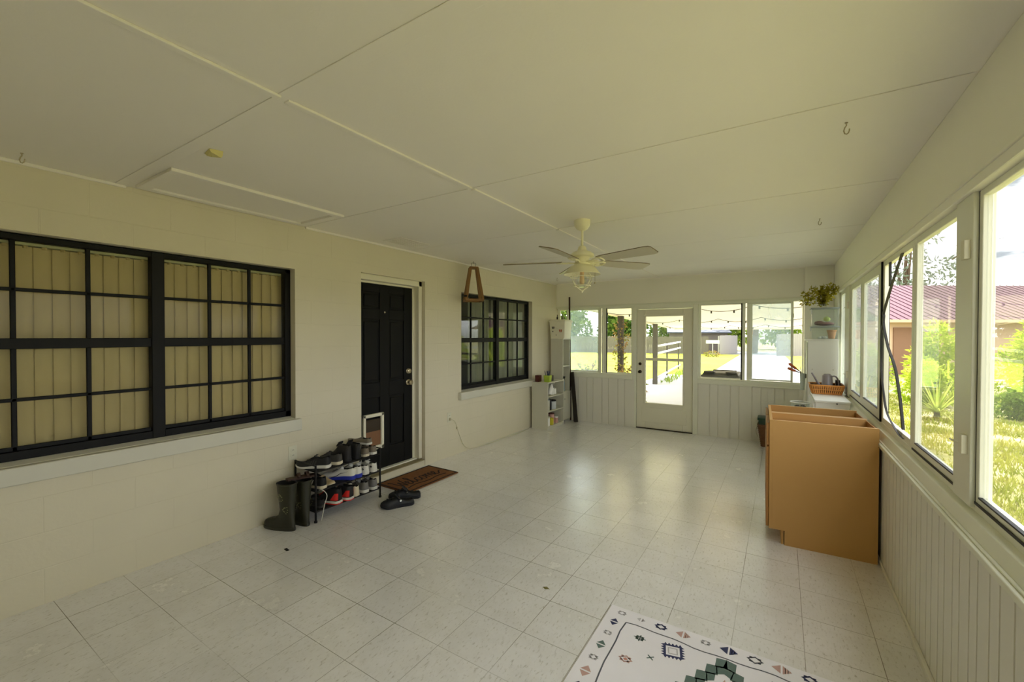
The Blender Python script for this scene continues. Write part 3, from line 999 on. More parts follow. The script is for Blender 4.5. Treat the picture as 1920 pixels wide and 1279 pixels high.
vs = bpy.context.scene.view_settings
vs.view_transform = 'Standard'
vs.look = 'None'
vs.exposure = 1.26
vs.gamma = 1.0
vs.use_curve_mapping = False
cy = bpy.context.scene.cycles
cy.use_denoising = True
cy.max_bounces = 12
cy.diffuse_bounces = 7
cy.glossy_bounces = 4
cy.transmission_bounces = 6
cy.transparent_max_bounces = 24
cy.caustics_reflective = False
cy.caustics_refractive = False
cy.sample_clamp_indirect = 8.0

# ================================================================== OUTSIDE
G = -0.15
b = MB().box(-60, -20, G - 0.2, 60, 110, G)
struct(b.build('ground', M['grassbase'], flat=True), 'sandy grassy ground around the porch', 'ground')
b = MB().box(-60, 19.0, G, -3.75, 42, G + 0.004).box(-60, YB + 0.12, G, -4.2, 19.0, G + 0.004)
b.poly([(-3.75, 19, G + 0.004), (-2.62, 19.0, G + 0.004), (-3.05, 42, G + 0.004), (-3.75, 42, G + 0.004)])
b.box(-0.2, 26, G, 3.2, 41.5, G + 0.004)
struct(b.build('ground_lawn', M['lawn'], flat=True), 'bright green lawn beyond the carport', 'lawn')
b = MB().box(-4.2, YB + 0.11, G, 0.85, 19.0, G + 0.03)
b.prism([(-2.62, 19.0, G), (0.85, 19.0, G), (0.2, 44, G), (-3.08, 44, G)], (0, 0, 0.02))
struct(b.build('driveway', M['slab'], flat=True), 'pale concrete slab and driveway outside the glazed door', 'driveway')
b = MB().box(-60, 44, G, 60, 52, G + 0.015)
struct(b.build('road', M['road'], flat=True), 'grey road across the end of the driveway', 'road')

# carport
cp = thing('carport', 'cream roofed carport outside the glazed door', 'carport', (0, 0, G))
def cz(y):
    return 2.215 - 0.0333 * (y - 7.25) - G
b = MB()
xa, xb = -3.75, 0.72
yy = [7.25, 9.5, 11.75, 14.0, 16.25, 18.5]
for i in range(5):
    b.prism([(xa, yy[i], cz(yy[i])), (xa, yy[i + 1] - 0.02, cz(yy[i + 1])), (xa, yy[i + 1] - 0.02, cz(yy[i + 1]) + 0.02), (xa, yy[i], cz(yy[i]) + 0.02)], (xb - xa, 0, 0))
b.build('roof_panel', M['canopy'], cp, flat=True)
b = MB().box(xa, 18.46, cz(18.5) - 0.07, xb, 18.54, cz(18.5) + 0.05).box(xa - 0.03, 7.25, 0, xa - 0.029, 7.26, 0.001)
b.bar((xa, 7.25, cz(7.25) + 0.0), (xa, 18.5, cz(18.5) + 0.0), 0.06, 0.10)
b.bar((xb, 7.25, cz(7.25) + 0.0), (xb, 18.5, cz(18.5) + 0.0), 0.06, 0.10)
b.build('edge_beam', M['canopy'], cp, flat=True)
for (x, y) in ((-3.63, 11.18), (-3.63, 14.86)):
    b = MB().box(x - 0.07, y - 0.07, 0, x + 0.07, y + 0.07, cz(y) - 0.03)
    b.build('post', M['post'], cp, bevel=0.01)

# string lights under the carport roof
for k, (y0, lab) in enumerate(((9.2, 'string of small lights under the carport roof nearest the porch'), (12.4, 'string of small lights under the middle of the carport roof'), (15.6, 'string of small lights at the far edge of the carport roof'))):
    sl = thing('string_lights', lab, 'lights', (0, y0, 0), group=None)
    pts = []
    n = 48
    for i in range(n + 1):
        t = i / n
        x = -3.5 + 4.1 * t
        seg = (t * 4) % 1.0
        pts.append((x, 0.5 * math.sin(t * 5), 2.215 - 0.0333 * (y0 - 7.25) - 0.06 - 0.35 * (1 - (2 * seg - 1) ** 2) * 0.25))
    b = MB().tube(pts, 0.006, 5)
    b.build('light_cord', M['black'], sl)
    for i in range(2, n, 5):
        p = pts[i]
        b = MB().cyl((p[0], p[1], p[2]), (p[0], p[1], p[2] - 0.05), 0.015, n=8)
        q = b.build('socket', M['black'], sl)
        b = MB().ball((p[0], p[1], p[2] - 0.08), 0.022, n=8, k=6)
        b.build('bulb', M['glass'], q)

# wheelie bin below the far window
wb = thing('wheelie_bin', 'dark grey lidded bin standing outside below the far right window', 'bin', (-0.83, 7.85, G + 0.03))
b = MB().loft([[(-0.22, -0.24, 0.02), (0.22, -0.24, 0.02), (0.22, 0.24, 0.02), (-0.22, 0.24, 0.02)], [(-0.27, -0.31, 0.98), (0.27, -0.31, 0.98), (0.27, 0.31, 0.98), (-0.27, 0.31, 0.98)]])
b.build('body', M['bin'], wb, bevel=0.02)
b = MB().box(-0.295, -0.34, 0.98, 0.295, 0.32, 1.01).loft([[(-0.27, -0.3, 1.01), (0.27, -0.3, 1.01), (0.27, 0.28, 1.01), (-0.27, 0.28, 1.01)], [(-0.25, -0.26, 1.05), (0.25, -0.26, 1.05), (0.25, 0.25, 1.05), (-0.25, 0.25, 1.05)]])
b.build('lid', M['bin'], wb, bevel=0.012)
b = MB().tube([(-0.18, 0.33, 1.0), (-0.18, 0.39, 1.04), (0.18, 0.39, 1.04), (0.18, 0.33, 1.0)], 0.016, 8)
b.build('handle', M['bin'], wb)
for s in (-1, 1):
    b = MB().cyl((s * 0.23, 0.27, 0.09), (s * 0.28, 0.27, 0.09), 0.09, n=18)
    b.build('wheel', M['black'], wb)
for s in (-1, 1):
    b = MB().box(s * 0.24, -0.3, 1.05, s * 0.08, -0.16, 1.072)
    b.build('lid_grip', M['bin'], wb, bevel=0.008)

# plants ----------------------------------------------------------
def rnd_dir(rg):
    while True:
        v = Vector((rg.uniform(-1, 1), rg.uniform(-1, 1), rg.uniform(-1, 1)))
        if 0.05 < v.length < 1:
            return v.normalized()
def foliage(rg, clumps, n, L, W, flop=0.3):
    """n leaves spread through ellipsoid clumps (x, y, z, rx, ry, rz)"""
    b = MB()
    tot = sum(c[3] * c[4] * c[5] for c in clumps)
    for c in clumps:
        k = max(8, int(n * c[3] * c[4] * c[5] / tot))
        for _ in range(k):
            d = rnd_dir(rg)
            r = rg.uniform(0.45, 1.0) ** 0.6
            p = (c[0] + d.x * c[3] * r, c[1] + d.y * c[4] * r, c[2] + d.z * c[5] * r)
            dd = (d + rnd_dir(rg) * 0.9 + Vector((0, 0, -flop))).normalized()
            b.leaf(p, dd, rnd_dir(rg), L * rg.uniform(0.6, 1.3), W * rg.uniform(0.7, 1.2))
    return b
def tree(name, label, cat, x, y, h, cr, clumps, n, L, W, lm, seed, trunk=True, group=None):
    rg = random.Random(seed)
    t = thing(name, label, cat, (x, y, G), group=group)
    cl = [(c[0] * cr, c[1] * cr, c[2] * h, c[3] * cr, c[3] * cr * 0.9, c[4] * h) for c in clumps]
    foliage(rg, cl, n, L, W).build('foliage', M[lm], t, flat=True)
    if trunk:
        b = MB()
        b.tube([(0, 0, -0.1), (0.03 * cr, 0.02, h * 0.3), (-0.02, 0.03 * cr, h * 0.55), (0, 0, h * 0.8)], [0.05 * cr + 0.05, 0.045 * cr + 0.04, 0.03 * cr + 0.03, 0.02], 8)
        for c in cl[:6]:
            b.tube([(0, 0, h * 0.35), (c[0] * 0.5, c[1] * 0.5, (h * 0.4 + c[2]) / 2), (c[0], c[1], c[2])], [0.03 * cr + 0.02, 0.02 * cr + 0.015, 0.012], 6)
        b.build('trunk', M['bark'], t)
    return t
ROUND = [(0, 0, 0.68, 0.75, 0.26), (-0.5, 0.2, 0.58, 0.55, 0.2), (0.5, -0.2, 0.6, 0.55, 0.22), (0.1, 0.5, 0.62, 0.5, 0.2), (-0.1, -0.5, 0.55, 0.5, 0.2), (0.35, 0.3, 0.8, 0.4, 0.15), (-0.3, -0.15, 0.82, 0.4, 0.15)]
BUSHY = [(0, 0, 0.6, 0.7, 0.36), (-0.55, 0.1, 0.42, 0.5, 0.32), (0.55, -0.1, 0.42, 0.5, 0.32), (0, -0.45, 0.36, 0.6, 0.3), (0.3, 0.3, 0.78, 0.42, 0.2), (-0.35, -0.1, 0.76, 0.45, 0.2)]
LOW = [(0, 0, 0.45, 0.6, 0.45), (-0.5, 0.1, 0.35, 0.5, 0.35), (0.5, -0.1, 0.38, 0.5, 0.36), (0.1, 0.4, 0.6, 0.4, 0.35), (-0.2, -0.3, 0.65, 0.4, 0.3)]
for i, (x, y, h, cr, n, lab) in enumerate((
        (-21.6, 45.5, 5.6, 3.3, 2600, 'dense dark tree beyond the fence, left of the vine-covered post'),
        (-14.4, 46.5, 5.8, 3.2, 2600, 'dark tree beyond the fence behind the vine-covered post'),
        (-11.8, 60.0, 5.6, 3.4, 2000, 'small dark tree behind the fence seen in the door glass'),
        (-29.0, 45.0, 6.4, 3.3, 2000, 'dark tree far left behind the hazy pane'))):
    tree('tree', lab, 'tree', x, y, h, cr, BUSHY, int(n * 1.35), 0.45, 0.28, 'leafdark', 20 + i)
for i, (x, y, h, cr, n, lm, lab) in enumerate((
        (-5.0, 55.5, 5.6, 1.9, 1900, 'leafmid', 'green tree behind the shed and its pale gate'),
        (0.2, 63.0, 6.5, 3.2, 1800, 'leafmid', 'green tree across the road beside the orange trunk'),
        (7.8, 64.0, 7.0, 3.6, 1800, 'leafmid', 'green tree across the road behind the right grey fence'),
        (16.2, 64.0, 7.0, 3.6, 1200, 'leafdark', 'dark green tree at the far end of the road'))):
    tree('tree', lab, 'tree', x, y, h, cr, BUSHY, int(n * 1.35), 0.45, 0.28, lm, 40 + i)
b = MB().tube([(0, 0, 0), (0.05, 0, 1.5), (0.0, 0, 4.0)], [0.28, 0.24, 0.2], 10)
o = b.build('bare_tree', M['orange'])
o.location = (-2.75, 57.0, G)
tag(o, 'orange-brown bare trunk standing across the road', 'tree')

# fences and shed
def fence(name, label, p, q, h, mt, board=0.14, back=True, cat='fence'):
    p, q = Vector((p[0], p[1], 0)), Vector((q[0], q[1], 0))
    L = (q - p).length
    a = math.atan2(q.y - p.y, q.x - p.x)
    t = thing(name, label, cat, (p.x, p.y, G), a)
    rg = random.Random(int(L * 100))
    b = MB()
    s = 0.0
    while s < L - 0.02:
        w = min(board, L - s)
        z = h + rg.uniform(-0.03, 0.03)
        b.box(s + 0.005, -0.01, 0.04, s + w - 0.005, 0.012 + rg.uniform(0, 0.004), z)
        s += board
    b.build('board_panel', M[mt], t, flat=True)
    for z in (0.35, h * 0.55, h - 0.25):
        b = MB().box(0, 0.012, z - 0.04, L, 0.05, z + 0.04)
        b.build('rail', M[mt], t, flat=True)
    k = int(L / 2.4)
    for i in range(k + 1):
        x = L * i / max(1, k)
        b = MB().box(x - 0.05, 0.05, 0, x + 0.05, 0.14, h - 0.05)
        b.build('fence_post', M[mt], t, flat=True)
    return t
fence('wooden_fence', 'long grey weathered board fence across the lawn', (-27, 36.5), (-5.5, 41.4), 1.62, 'fence')
fence('fence_gate', 'paler grey board gate turned towards the driveway', (-4.65, 42.0), (-3.55, 45.8), 1.72, 'fencepale', cat='gate')
fence('side_fence', 'grey board fence on the right of the driveway', (-0.25, 41.7), (5.0, 44.5), 1.85, 'fencepale')
sh = thing('garden_shed', 'low shed with a flat grey roof behind the fence', 'shed', (-6.9, 45.0, G), 0.22)
b = MB().box(-2.6, 0, 0, 2.6, 3, 1.95)
b.build('wall', M['fence'], sh, flat=True)
b = MB().prism([(-2.85, -0.3, 1.95), (-2.85, 3.4, 2.45), (-2.85, 3.4, 2.55), (-2.85, -0.3, 2.05)], (5.75, 0, 0))
b.build('roof', M['shedroof'], sh, flat=True)

# white two-rail yard gate left of the driveway
yg = thing('yard_gate', 'white two-rail yard fence beside the slab seen in the door glass', 'gate', (-3.7, 14.95, G), math.atan2(8.5, -0.75))
for (za, zb, r) in ((1.30, 1.36, 0.035), (1.04, 1.06, 0.035), (0.17, 0.17, 0.03)):
    b = MB().bar((0, 0, za), (8.5, 0, zb), 0.05, r * 2)
    b.build('rail', M['gate'], yg)
for x in (0.05, 3.4, 7.6):
    b = MB().cyl((x, 0, 0), (x, 0, 1.4), 0.035, n=8)
    b.build('gate_post', M['post'], yg)
# mailbox-like white board on a stick in the lawn
sg = thing('yard_sign', 'small white board on a stick in the lawn before the grey fence', 'sign', (-4.75, 38.2, G))
b = MB().box(-0.5, -0.02, 1.05, 0.5, 0.02, 1.33)
b.build('board', M['gate'], sg, flat=True)
b = MB().cyl((0, 0.03, 0), (0, 0.03, 1.2), 0.025, n=8)
b.build('stake', M['gate'], sg)
rg = random.Random(3)
o = foliage(rg, [(0, 0, 0.22, 0.55, 0.45, 0.25)], 260, 0.16, 0.08).build('shrub', M['driedvine'], flat=True)
o.location = (-4.72, 37.6, G)
tag(o, 'small greyish shrub at the foot of the white yard sign', 'shrub')

# vine on the nearer left post and the shrubs below it
rg = random.Random(5)
cl = [(0.05 * math.sin(k * 1.7), 0.05 * math.cos(k * 2.1), 0.15 + k * 0.165, 0.16 + 0.05 * math.sin(k * 2.3), 0.16, 0.12) for k in range(12)]
o = foliage(rg, cl, 620, 0.07, 0.045).build('climbing_vine', M['driedvine'], flat=True)
o.location = (-3.63, 11.18, G)
tag(o, 'dry vine climbing the nearer left carport post', 'vine')
for i, (x, y, h, cr, lm, lab) in enumerate((
        (-4.3, 10.6, 1.02, 0.5, 'driedvine', 'brownish shrub left of the vine-covered post'),
        (-3.15, 10.3, 1.0, 0.42, 'driedvine', 'brownish shrub right of the vine-covered post'),
        (-5.3, 10.2, 1.15, 0.55, 'leafmid', 'green shrub seen through the hazy far left pane'),
        (-6.4, 11.4, 1.9, 0.7, 'leafmid', 'taller green shrub seen through the hazy far left pane'))):
    tree('shrub', lab, 'shrub', x, y, h, cr, LOW, 520, 0.12, 0.05, lm, 60 + i, trunk=False)
for k in range(2):
    yb = (-3.9, -2.9)[k]
    rg = random.Random(80 + k)
    b = MB()
    for _ in range(90):
        b.leaf((rg.uniform(-0.15, 0.15), rg.uniform(-1.3, 1.3), 0), (rg.uniform(-0.6, 0.6), rg.uniform(-0.6, 0.6), 1), rnd_dir(rg), rg.uniform(0.1, 0.3), 0.035)
    o = b.build('border_plants', M['leafmid'], flat=True)
    o.location = (-3.4 - 0.2 * k, 16.4 + k * 3.2, G + 0.03 * (1 - k))
    tag(o, ('low border plants along the slab by the white yard fence', 'low border plants farther along the slab by the white yard fence')[k], 'plants')

# ---- garden on the right
PLANTED = [(4.75, 14.1, 0.8), (6.35, 15.2, 0.9), (3.55, 15.6, 0.75), (2.95, 14.0, 0.6), (6.1, 12.2, 0.55), (4.1, 12.6, 0.58), (6.75, 13.4, 0.7), (2.2, 16.4, 0.62), (2.7, 12.0, 0.3), (1.75, 13.6, 0.3), (1.62, 11.4, 0.25), (5.1, 12.85, 0.48), (5.72, 13.2, 0.36)]
rg = random.Random(11)
b = MB()
for _ in range(60000):
    t = rg.random()
    y = 0.6 + 15.5 * t ** 1.15
    x = 0.95 + (1.2 + 0.50 * y) * rg.random()
    pch = math.sin(x * 2.3 + 1) * math.sin(y * 1.7) + 0.6 * math.sin(x * 5.1 + y * 3.3)
    if pch < -0.55 and rg.random() < 0.85:
        continue
    if any((x - q_[0]) ** 2 + (y - q_[1]) ** 2 < q_[2] ** 2 for q_ in PLANTED):
        continue
    h = rg.uniform(0.03, 0.10) * (1 + 0.5 * max(0, pch))
    a = rg.uniform(0, 2 * PI)
    w = rg.uniform(0.004, 0.008) * (1 + y * 0.06)
    dx, dy = math.cos(a), math.sin(a)
    lx, ly = rg.uniform(-0.6, 0.6) * h, rg.uniform(-0.6, 0.6) * h
    o_ = len(b.v)
    b.v.extend([(x - dx * w, y - dy * w, G), (x + dx * w, y + dy * w, G), (x + lx, y + ly, G + h)])
    b.f.append((o_, o_ + 1, o_ + 2))
    b.m.append(0)
tag(b.build('grass', M['grass'], flat=True), 'sunny patchy grass outside the long row of windows', 'grass', kind='stuff')

for i, (x, y, h, cr, n, lm, L, W, lab) in enumerate((
        (4.75, 14.1, 2.15, 0.72, 2600, 'leafbright', 0.15, 0.05, 'bright yellow-green bush right of the clipped post'),
        (6.35, 15.2, 2.2, 0.8, 2200, 'leafbright', 0.15, 0.05, 'bright bush at the right edge of the wide clear pane'),
        (3.55, 15.6, 2.2, 0.66, 2600, 'leafbright', 0.14, 0.05, 'tall bright bush behind the clear pane left of the clipped post'),
        (2.95, 14.0, 1.25, 0.52, 1700, 'leafbright', 0.13, 0.05, 'low bright bush behind the spiky plant'),
        (6.1, 12.2, 0.9, 0.45, 1800, 'leafmid', 0.11, 0.045, 'dark green low bush before the rock'),
        (4.1, 12.6, 0.7, 0.5, 1500, 'leafmid', 0.10, 0.045, 'green low bush left of the rock'),
        (6.75, 13.4, 1.2, 0.62, 1500, 'leafmid', 0.11, 0.045, 'green low bush right of the rock'),
        (2.2, 16.4, 1.6, 0.55, 1300, 'leafbright', 0.13, 0.05, 'bright bush seen through the torn screen bay'))):
    tree('bush', lab, 'bush', x, y, h, cr, LOW, n, L, W, lm, 90 + i, trunk=False)
def spiky(x, y, n, L, seed, label):
    rg = random.Random(seed)
    t = thing('spiky_plant', label, 'plant', (x, y, G))
    b = MB()
    for k in range(n):
        a = rg.uniform(0, 2 * PI)
        el = rg.uniform(0.25, 1.3)
        l = L * rg.uniform(0.7, 1.1)
        w = 0.022
        d = Vector((math.cos(a), math.sin(a), 0))
        sd_ = Vector((-d.y, d.x, 0))
        pl, pr2 = [], []
        for j in range(6):
            t_ = j / 5
            p = d * (l * t_ * math.cos(el)) + Vector((0, 0, 0.1 + l * t_ * math.sin(el) - 0.35 * l * t_ * t_ * math.cos(el)))
            ww = w * (1 - t_) + 0.002
            pl.append(p + sd_ * ww)
            pr2.append(p - sd_ * ww)
        b._add(pl + pr2, [(j, j + 1, 7 + j, 6 + j) for j in range(5)])
    b.build('leaf_rosette', M['yucca'], t, flat=True)
    b = MB().cyl((0, 0, -0.02), (0, 0, 0.16), 0.06, 0.04, n=8)
    b.build('stem', M['bark'], t)
spiky(2.7, 12.0, 46, 0.95, 1, 'spiky long-leaved plant behind the clear pane')
spiky(1.75, 13.6, 46, 0.95, 2, 'spiky long-leaved plant seen through the torn screen bay')
spiky(1.62, 11.4, 34, 0.6, 6, 'smaller spiky plant at the bottom of the torn screen bay')
for i, (x, y, r, lab) in enumerate(((5.1, 12.85, 0.42, 'large grey rock among the bushes'), (5.72, 13.2, 0.3, 'smaller grey rock right of the large rock'))):
    rg = random.Random(i)
    b = MB()
    rings = []
    for a in range(9):
        t = -PI / 2 + PI * a / 8
        rings.append([(r * max(0.05, math.cos(t)) * math.cos(2 * PI * j / 12) * rg.uniform(0.85, 1.15), 0.8 * r * max(0.05, math.cos(t)) * math.sin(2 * PI * j / 12) * rg.uniform(0.85, 1.15), 0.75 * r * (math.sin(t) + 0.9)) for j in range(12)])
    b.loft(rings)
    o = b.build('rock', M['rock'], sharp=50)
    o.location = (x, y, G)
    tag(o, lab, 'rock')

# neighbouring house
nh = thing('neighbour_house', 'beige outbuilding with a maroon metal roof beyond the garden', 'house', (5.6, 25.6, G), math.radians(32))
b = MB().box(-2.2, 0, 0, 13, 3.4, 2.35)
b.build('wall', M['stucco'], nh, flat=True)
b = MB()
RS = []
for k in range(51):
    x = -2.6 + k * 0.34
    RS.append([(x, -0.6, 2.28), (x, -0.6, 2.36), (x, 3.3, 4.28), (x, 3.9, 3.9), (x, 3.9, 3.8), (x, 3.3, 4.18)])
b.loft(RS)
for k in range(51):
    x = -2.6 + k * 0.34
    b.bar((x, -0.6, 2.37), (x, 3.3, 4.29), 0.04, 0.035)
b.build('roof', M['redroof'], nh, flat=True)
b = MB().box(-1.75, -0.05, 0.02, -0.85, 0.0, 2.05)
b.build('door', M['browndoor'], nh, flat=True)
b = MB().box(-2.55, -0.66, 2.26, 13.4, -0.6, 2.38)
b.build('fascia', M['stucco'], nh, flat=True)
# tree behind the neighbouring house
PINE = [(0, 0, 0.92, 0.22, 0.06), (0.1, 0, 0.8, 0.42, 0.05), (-0.2, 0.1, 0.7, 0.55, 0.05), (0.3, 0.1, 0.62, 0.6, 0.05), (-0.5, 0, 0.55, 0.5, 0.05), (0.5, -0.1, 0.48, 0.7, 0.06), (-0.1, 0.1, 0.42, 0.9, 0.08), (0.2, 0, 0.3, 0.9, 0.09)]
tree('pine_tree', 'grey-green pine standing behind the maroon roof', 'tree', 8.6, 47.0, 12.0, 4.0, PINE, 2600, 0.5, 0.16, 'leafgrey', 131)
tree('tree', 'grey-green broad tree behind the maroon roof, left of the pine', 'tree', -2.2, 47.5, 9.4, 4.4, ROUND, 2200, 0.5, 0.22, 'leafgrey', 132)
b = MB()
for (z0, z1) in ((6.6, 7.1), (7.5, 8.1)):
    b.tube([(-6, 86, z0 * 1.9), (15, 76, (z0 + z1) * 0.95 - 0.3), (40, 62, z1 * 1.9)], 0.02, 5)
tag(b.build('street_cable', M['black'], flat=True), 'two thin overhead cables crossing the sky', 'cable')
# ================================================================== THINGS IN THE PORCH
# ---- ceiling fan
FX, FY = -1.385, 3.262
fan = thing('ceiling_fan', 'cream five-blade ceiling fan with a caged lantern light', 'fan', (FX, FY, ZC))
b = MB().lathe([(0.066, 0.0), (0.067, -0.02), (0.062, -0.045), (0.045, -0.07), (0.02, -0.084)], cap0=True)
b.build('canopy', M['fan'], fan)
b = MB().cyl((0, 0, -0.08), (0, 0, -0.22), 0.0105, n=14)
b.build('downrod', M['fan'], fan)
b = MB().lathe([(0.012, -0.205), (0.03, -0.215), (0.04, -0.245), (0.046, -0.25), (0.07, -0.258), (0.093, -0.275), (0.098, -0.288), (0.096, -0.296), (0.062, -0.302), (0.058, -0.32), (0.058, -0.345), (0.066, -0.352), (0.062, -0.366), (0.03, -0.37)])
b.build('motor_housing', M['fan'], fan)
for k in range(5):
    a = math.radians(199 + 72 * k)
    bb = MB()
    bb.T = Matrix.Rotation(a, 4, 'Z') @ Matrix.Translation((0, 0, -0.335)) @ Matrix.Rotation(math.radians(-13), 4, 'X')
    out, prof = [], [(0.17, 0.045), (0.22, 0.055), (0.60, 0.072), (0.64, 0.066), (0.655, 0.05)]
    pts = [(x, w) for x, w in prof] + [(x, -w) for x, w in reversed(prof)]
    bb.prism([(x, y, -0.003) for x, y in pts], (0, 0, 0.006))
    bb.m[2:] = [1] * (len(bb.m) - 2)
    bl = bb.build('blade', [M['blade'], M['bladeedge']], fan, flat=True)
    q = MB()
    q.T = bb.T
    q.bar((0.055, 0, -0.012), (0.13, 0, -0.01), 0.03, 0.008)
    for s in (-1, 1):
        q.tube([(0.10, 0, -0.01), (0.13, s * 0.03, -0.012), (0.17, s * 0.042, -0.009), (0.205, s * 0.03, -0.007), (0.21, 0, -0.007)], 0.006, 6)
    q.ball((0.145, 0, -0.012), 0.024, 0.02, 0.007, n=10, k=6)
    q.build('blade_bracket', M['fan'], bl)
b = MB().lathe([(0.058, -0.362), (0.085, -0.37), (0.09, -0.372), (0.115, -0.395), (0.14, -0.428), (0.15, -0.438), (0.15, -0.442), (0.136, -0.432), (0.11, -0.40), (0.085, -0.378), (0.03, -0.372)], cap0=False, cap1=True, n=36)
b.build('lamp_shade', M['fan'], fan)
b = MB().lathe([(0.017, -0.372), (0.017, -0.44), (0.02, -0.50), (0.016, -0.52)], n=16)
b.build('lamp_tube', M['candle'], fan)
b = MB().lathe([(0.03, -0.45), (0.04, -0.475), (0.036, -0.52), (0.02, -0.545)], n=18, cap0=False)
b.build('lamp_glass', M['plastic'], fan)
b = MB()
for zz, r in ((-0.462, 0.098), (-0.535, 0.07)):
    b.tube([(r * math.cos(t * PI / 14), r * math.sin(t * PI / 14), zz) for t in range(28)], 0.003, 6, closed=True)
for k in range(4):
    a = PI / 4 + k * PI / 2 + 0.3
    b.tube([(r * math.cos(a), r * math.sin(a), z) for r, z in ((0.085, -0.43), (0.10, -0.46), (0.098, -0.49), (0.07, -0.535), (0.03, -0.56), (0.0, -0.575))], 0.0032, 6)
b.lathe([(0.004, -0.565), (0.014, -0.575), (0.008, -0.585), (0.002, -0.592)], n=12)
b.build('lamp_cage', M['fan'], fan)
b = MB().tube([(0.09, 0.05, -0.36), (0.092, 0.05, -0.5)], 0.0015, 5).ball((0.092, 0.05, -0.51), 0.008, n=8, k=6)
b.build('pull_chain', M['brass'], fan)

# ---- hatch, vent, hooks and the scrap on the ceiling
ha = thing('attic_hatch', 'framed attic hatch panel on the ceiling above the large window', 'hatch', (-3.168, 1.568, ZC))
b = MB()
x0, x1, y0, y1 = -0.27, 0.27, -0.56, 0.56
b.box(x1 - 0.055, y0, -0.02, x1, y1, 0).box(x0, y0, -0.02, x0 + 0.055, y1, 0).box(x0 + 0.055, y0, -0.02, x1 - 0.055, y0 + 0.065, 0).box(x0 + 0.055, y1 - 0.065, -0.02, x1 - 0.055, y1, 0)
b.build('hatch_frame', M['ceiling'], ha, bevel=0.004)
b = MB().box(x0 + 0.061, y0 + 0.07, -0.008, x1 - 0.058, y1 - 0.075, 0)
b.build('hatch_panel', M['ceiling'], ha, flat=True)
ve = thing('ceiling_vent', 'thin flat vent on the ceiling above the black door', 'vent', (-3.22, 3.10, ZC))
b = MB().box(-0.13, -0.2, -0.006, 0.13, 0.2, 0)
b.build('vent_plate', M['ceiling'], ve, bevel=0.002)
b = MB()
for k in range(6):
    b.bar((-0.09 + k * 0.036, -0.17, -0.009), (-0.09 + k * 0.036, 0.17, -0.009), 0.02, 0.003, (0.4, 0, 1))
b.build('louvre_grille', M['ceiling'], ve, flat=True)
hk0 = None
for (x, y, rz, lab) in ((0.234, 2.387, 0.3, 'screw hook in the ceiling nearest the camera on the window side'), (0.251, 4.217, 0.3, 'screw hook in the ceiling farther along the window side'), (-3.1, 6.28, 0.8, 'screw hook in the ceiling near the far end of the block wall'), (-3.34, 0.52, 0.8, 'screw hook in the ceiling above the near end of the large window')):
    if hk0 is None:
        b = MB()
        b.cyl((0, 0, 0), (0, 0, -0.003), 0.006, n=10)
        b.tube([(0, 0, 0), (0, 0, -0.014)] + [(0.013 * math.sin(t) , 0, -0.034 - 0.02 * math.cos(t)) for t in [PI + 0.55 - 0 + k * 0.42 for k in range(0)]] + [(-0.006, 0, -0.022), (-0.010, 0, -0.036), (-0.006, 0, -0.048), (0.001, 0, -0.051), (0.008, 0, -0.046), (0.0115, 0, -0.036), (0.012, 0, -0.028)], 0.0026, 7)
        hk0 = b.build('ceiling_hook', M['brass'])
        o = hk0
    else:
        o = hk0.copy()
        C.objects.link(o)
    o.location = (x, y, ZC)
    o.rotation_euler = (0, 0, rz)
    tag(o, lab, 'hook', 'ceiling hooks')
b = MB()
b.loft([[(-0.06, -0.02, -0.001), (0.03, -0.035, -0.001), (0.05, 0.02, -0.001), (-0.04, 0.03, -0.001)], [(-0.03, -0.02, -0.02), (0.03, -0.03, -0.012), (0.045, 0.02, -0.022), (-0.01, 0.022, -0.008)], [(0.0, -0.01, -0.03), (0.03, -0.025, -0.018), (0.04, 0.015, -0.034), (0.01, 0.018, -0.012)]])
o = b.build('hanging_scrap', M['paper'], sharp=20)
o.location = (-2.475, 1.045, ZC)
tag(o, 'scrap of yellowed tape stuck to the ceiling by the joint strip', 'paper')

# ---- hanging wooden lantern
ln = thing('hanging_lantern', 'tapered wooden lantern frame hanging near the smaller black window', 'lantern', (-3.315, 4.325, ZC), math.radians(46))
b = MB()
tz, bz, ta, ba = -0.085, -0.50, 0.042, 0.105
for sx in (-1, 1):
    for sy in (-1, 1):
        q = MB().bar((sx * ta, sy * ta, tz), (sx * ba, sy * ba, bz), 0.022, 0.034, (1, 0.01, 0))
        q.build('corner_post', M['wood'], ln, bevel=0.002)
b = MB().box(-0.055, -0.055, tz - 0.012, 0.055, 0.055, tz + 0.012)
b.build('top_plate', M['wood'], ln, bevel=0.003)
b = MB()
for s in (-1, 1):
    b.box(-ba - 0.012, s * ba - 0.012, bz - 0.012, ba + 0.012, s * ba + 0.012, bz + 0.018)
    b.box(s * ba - 0.012, -ba + 0.012, bz - 0.012, s * ba + 0.012, ba - 0.012, bz + 0.018)
b.build('base_frame', M['wood'], ln, bevel=0.002)
b = MB().lathe([(0.055, bz + 0.02), (0.06, bz + 0.03), (0.058, bz + 0.036), (0.03, bz + 0.03)], n=20)
b.bar((-ba, 0, bz + 0.016), (ba, 0, bz + 0.016), 0.02, 0.006)
b.build('candle_plate', M['black'], ln)
b = MB().cyl((-ba - 0.03, -ba, bz + 0.05), (-ba + 0.01, -ba, bz + 0.05), 0.012, n=10)
b.build('latch_knob', M['black'], ln)
b = MB().tube([(-0.02, 0, tz + 0.01), (-0.03, 0, -0.035), (-0.022, 0, -0.022), (0, 0, -0.02), (0.022, 0, -0.022), (0.03, 0, -0.035), (0.02, 0, tz + 0.01)], 0.0022, 6)
b.tube([(0, 0, 0), (0, 0, -0.012), (0.004, 0, -0.022), (0, 0, -0.028), (-0.006, 0, -0.022)], 0.002, 6)
b.build('wire_loop', M['rackmetal'], ln)

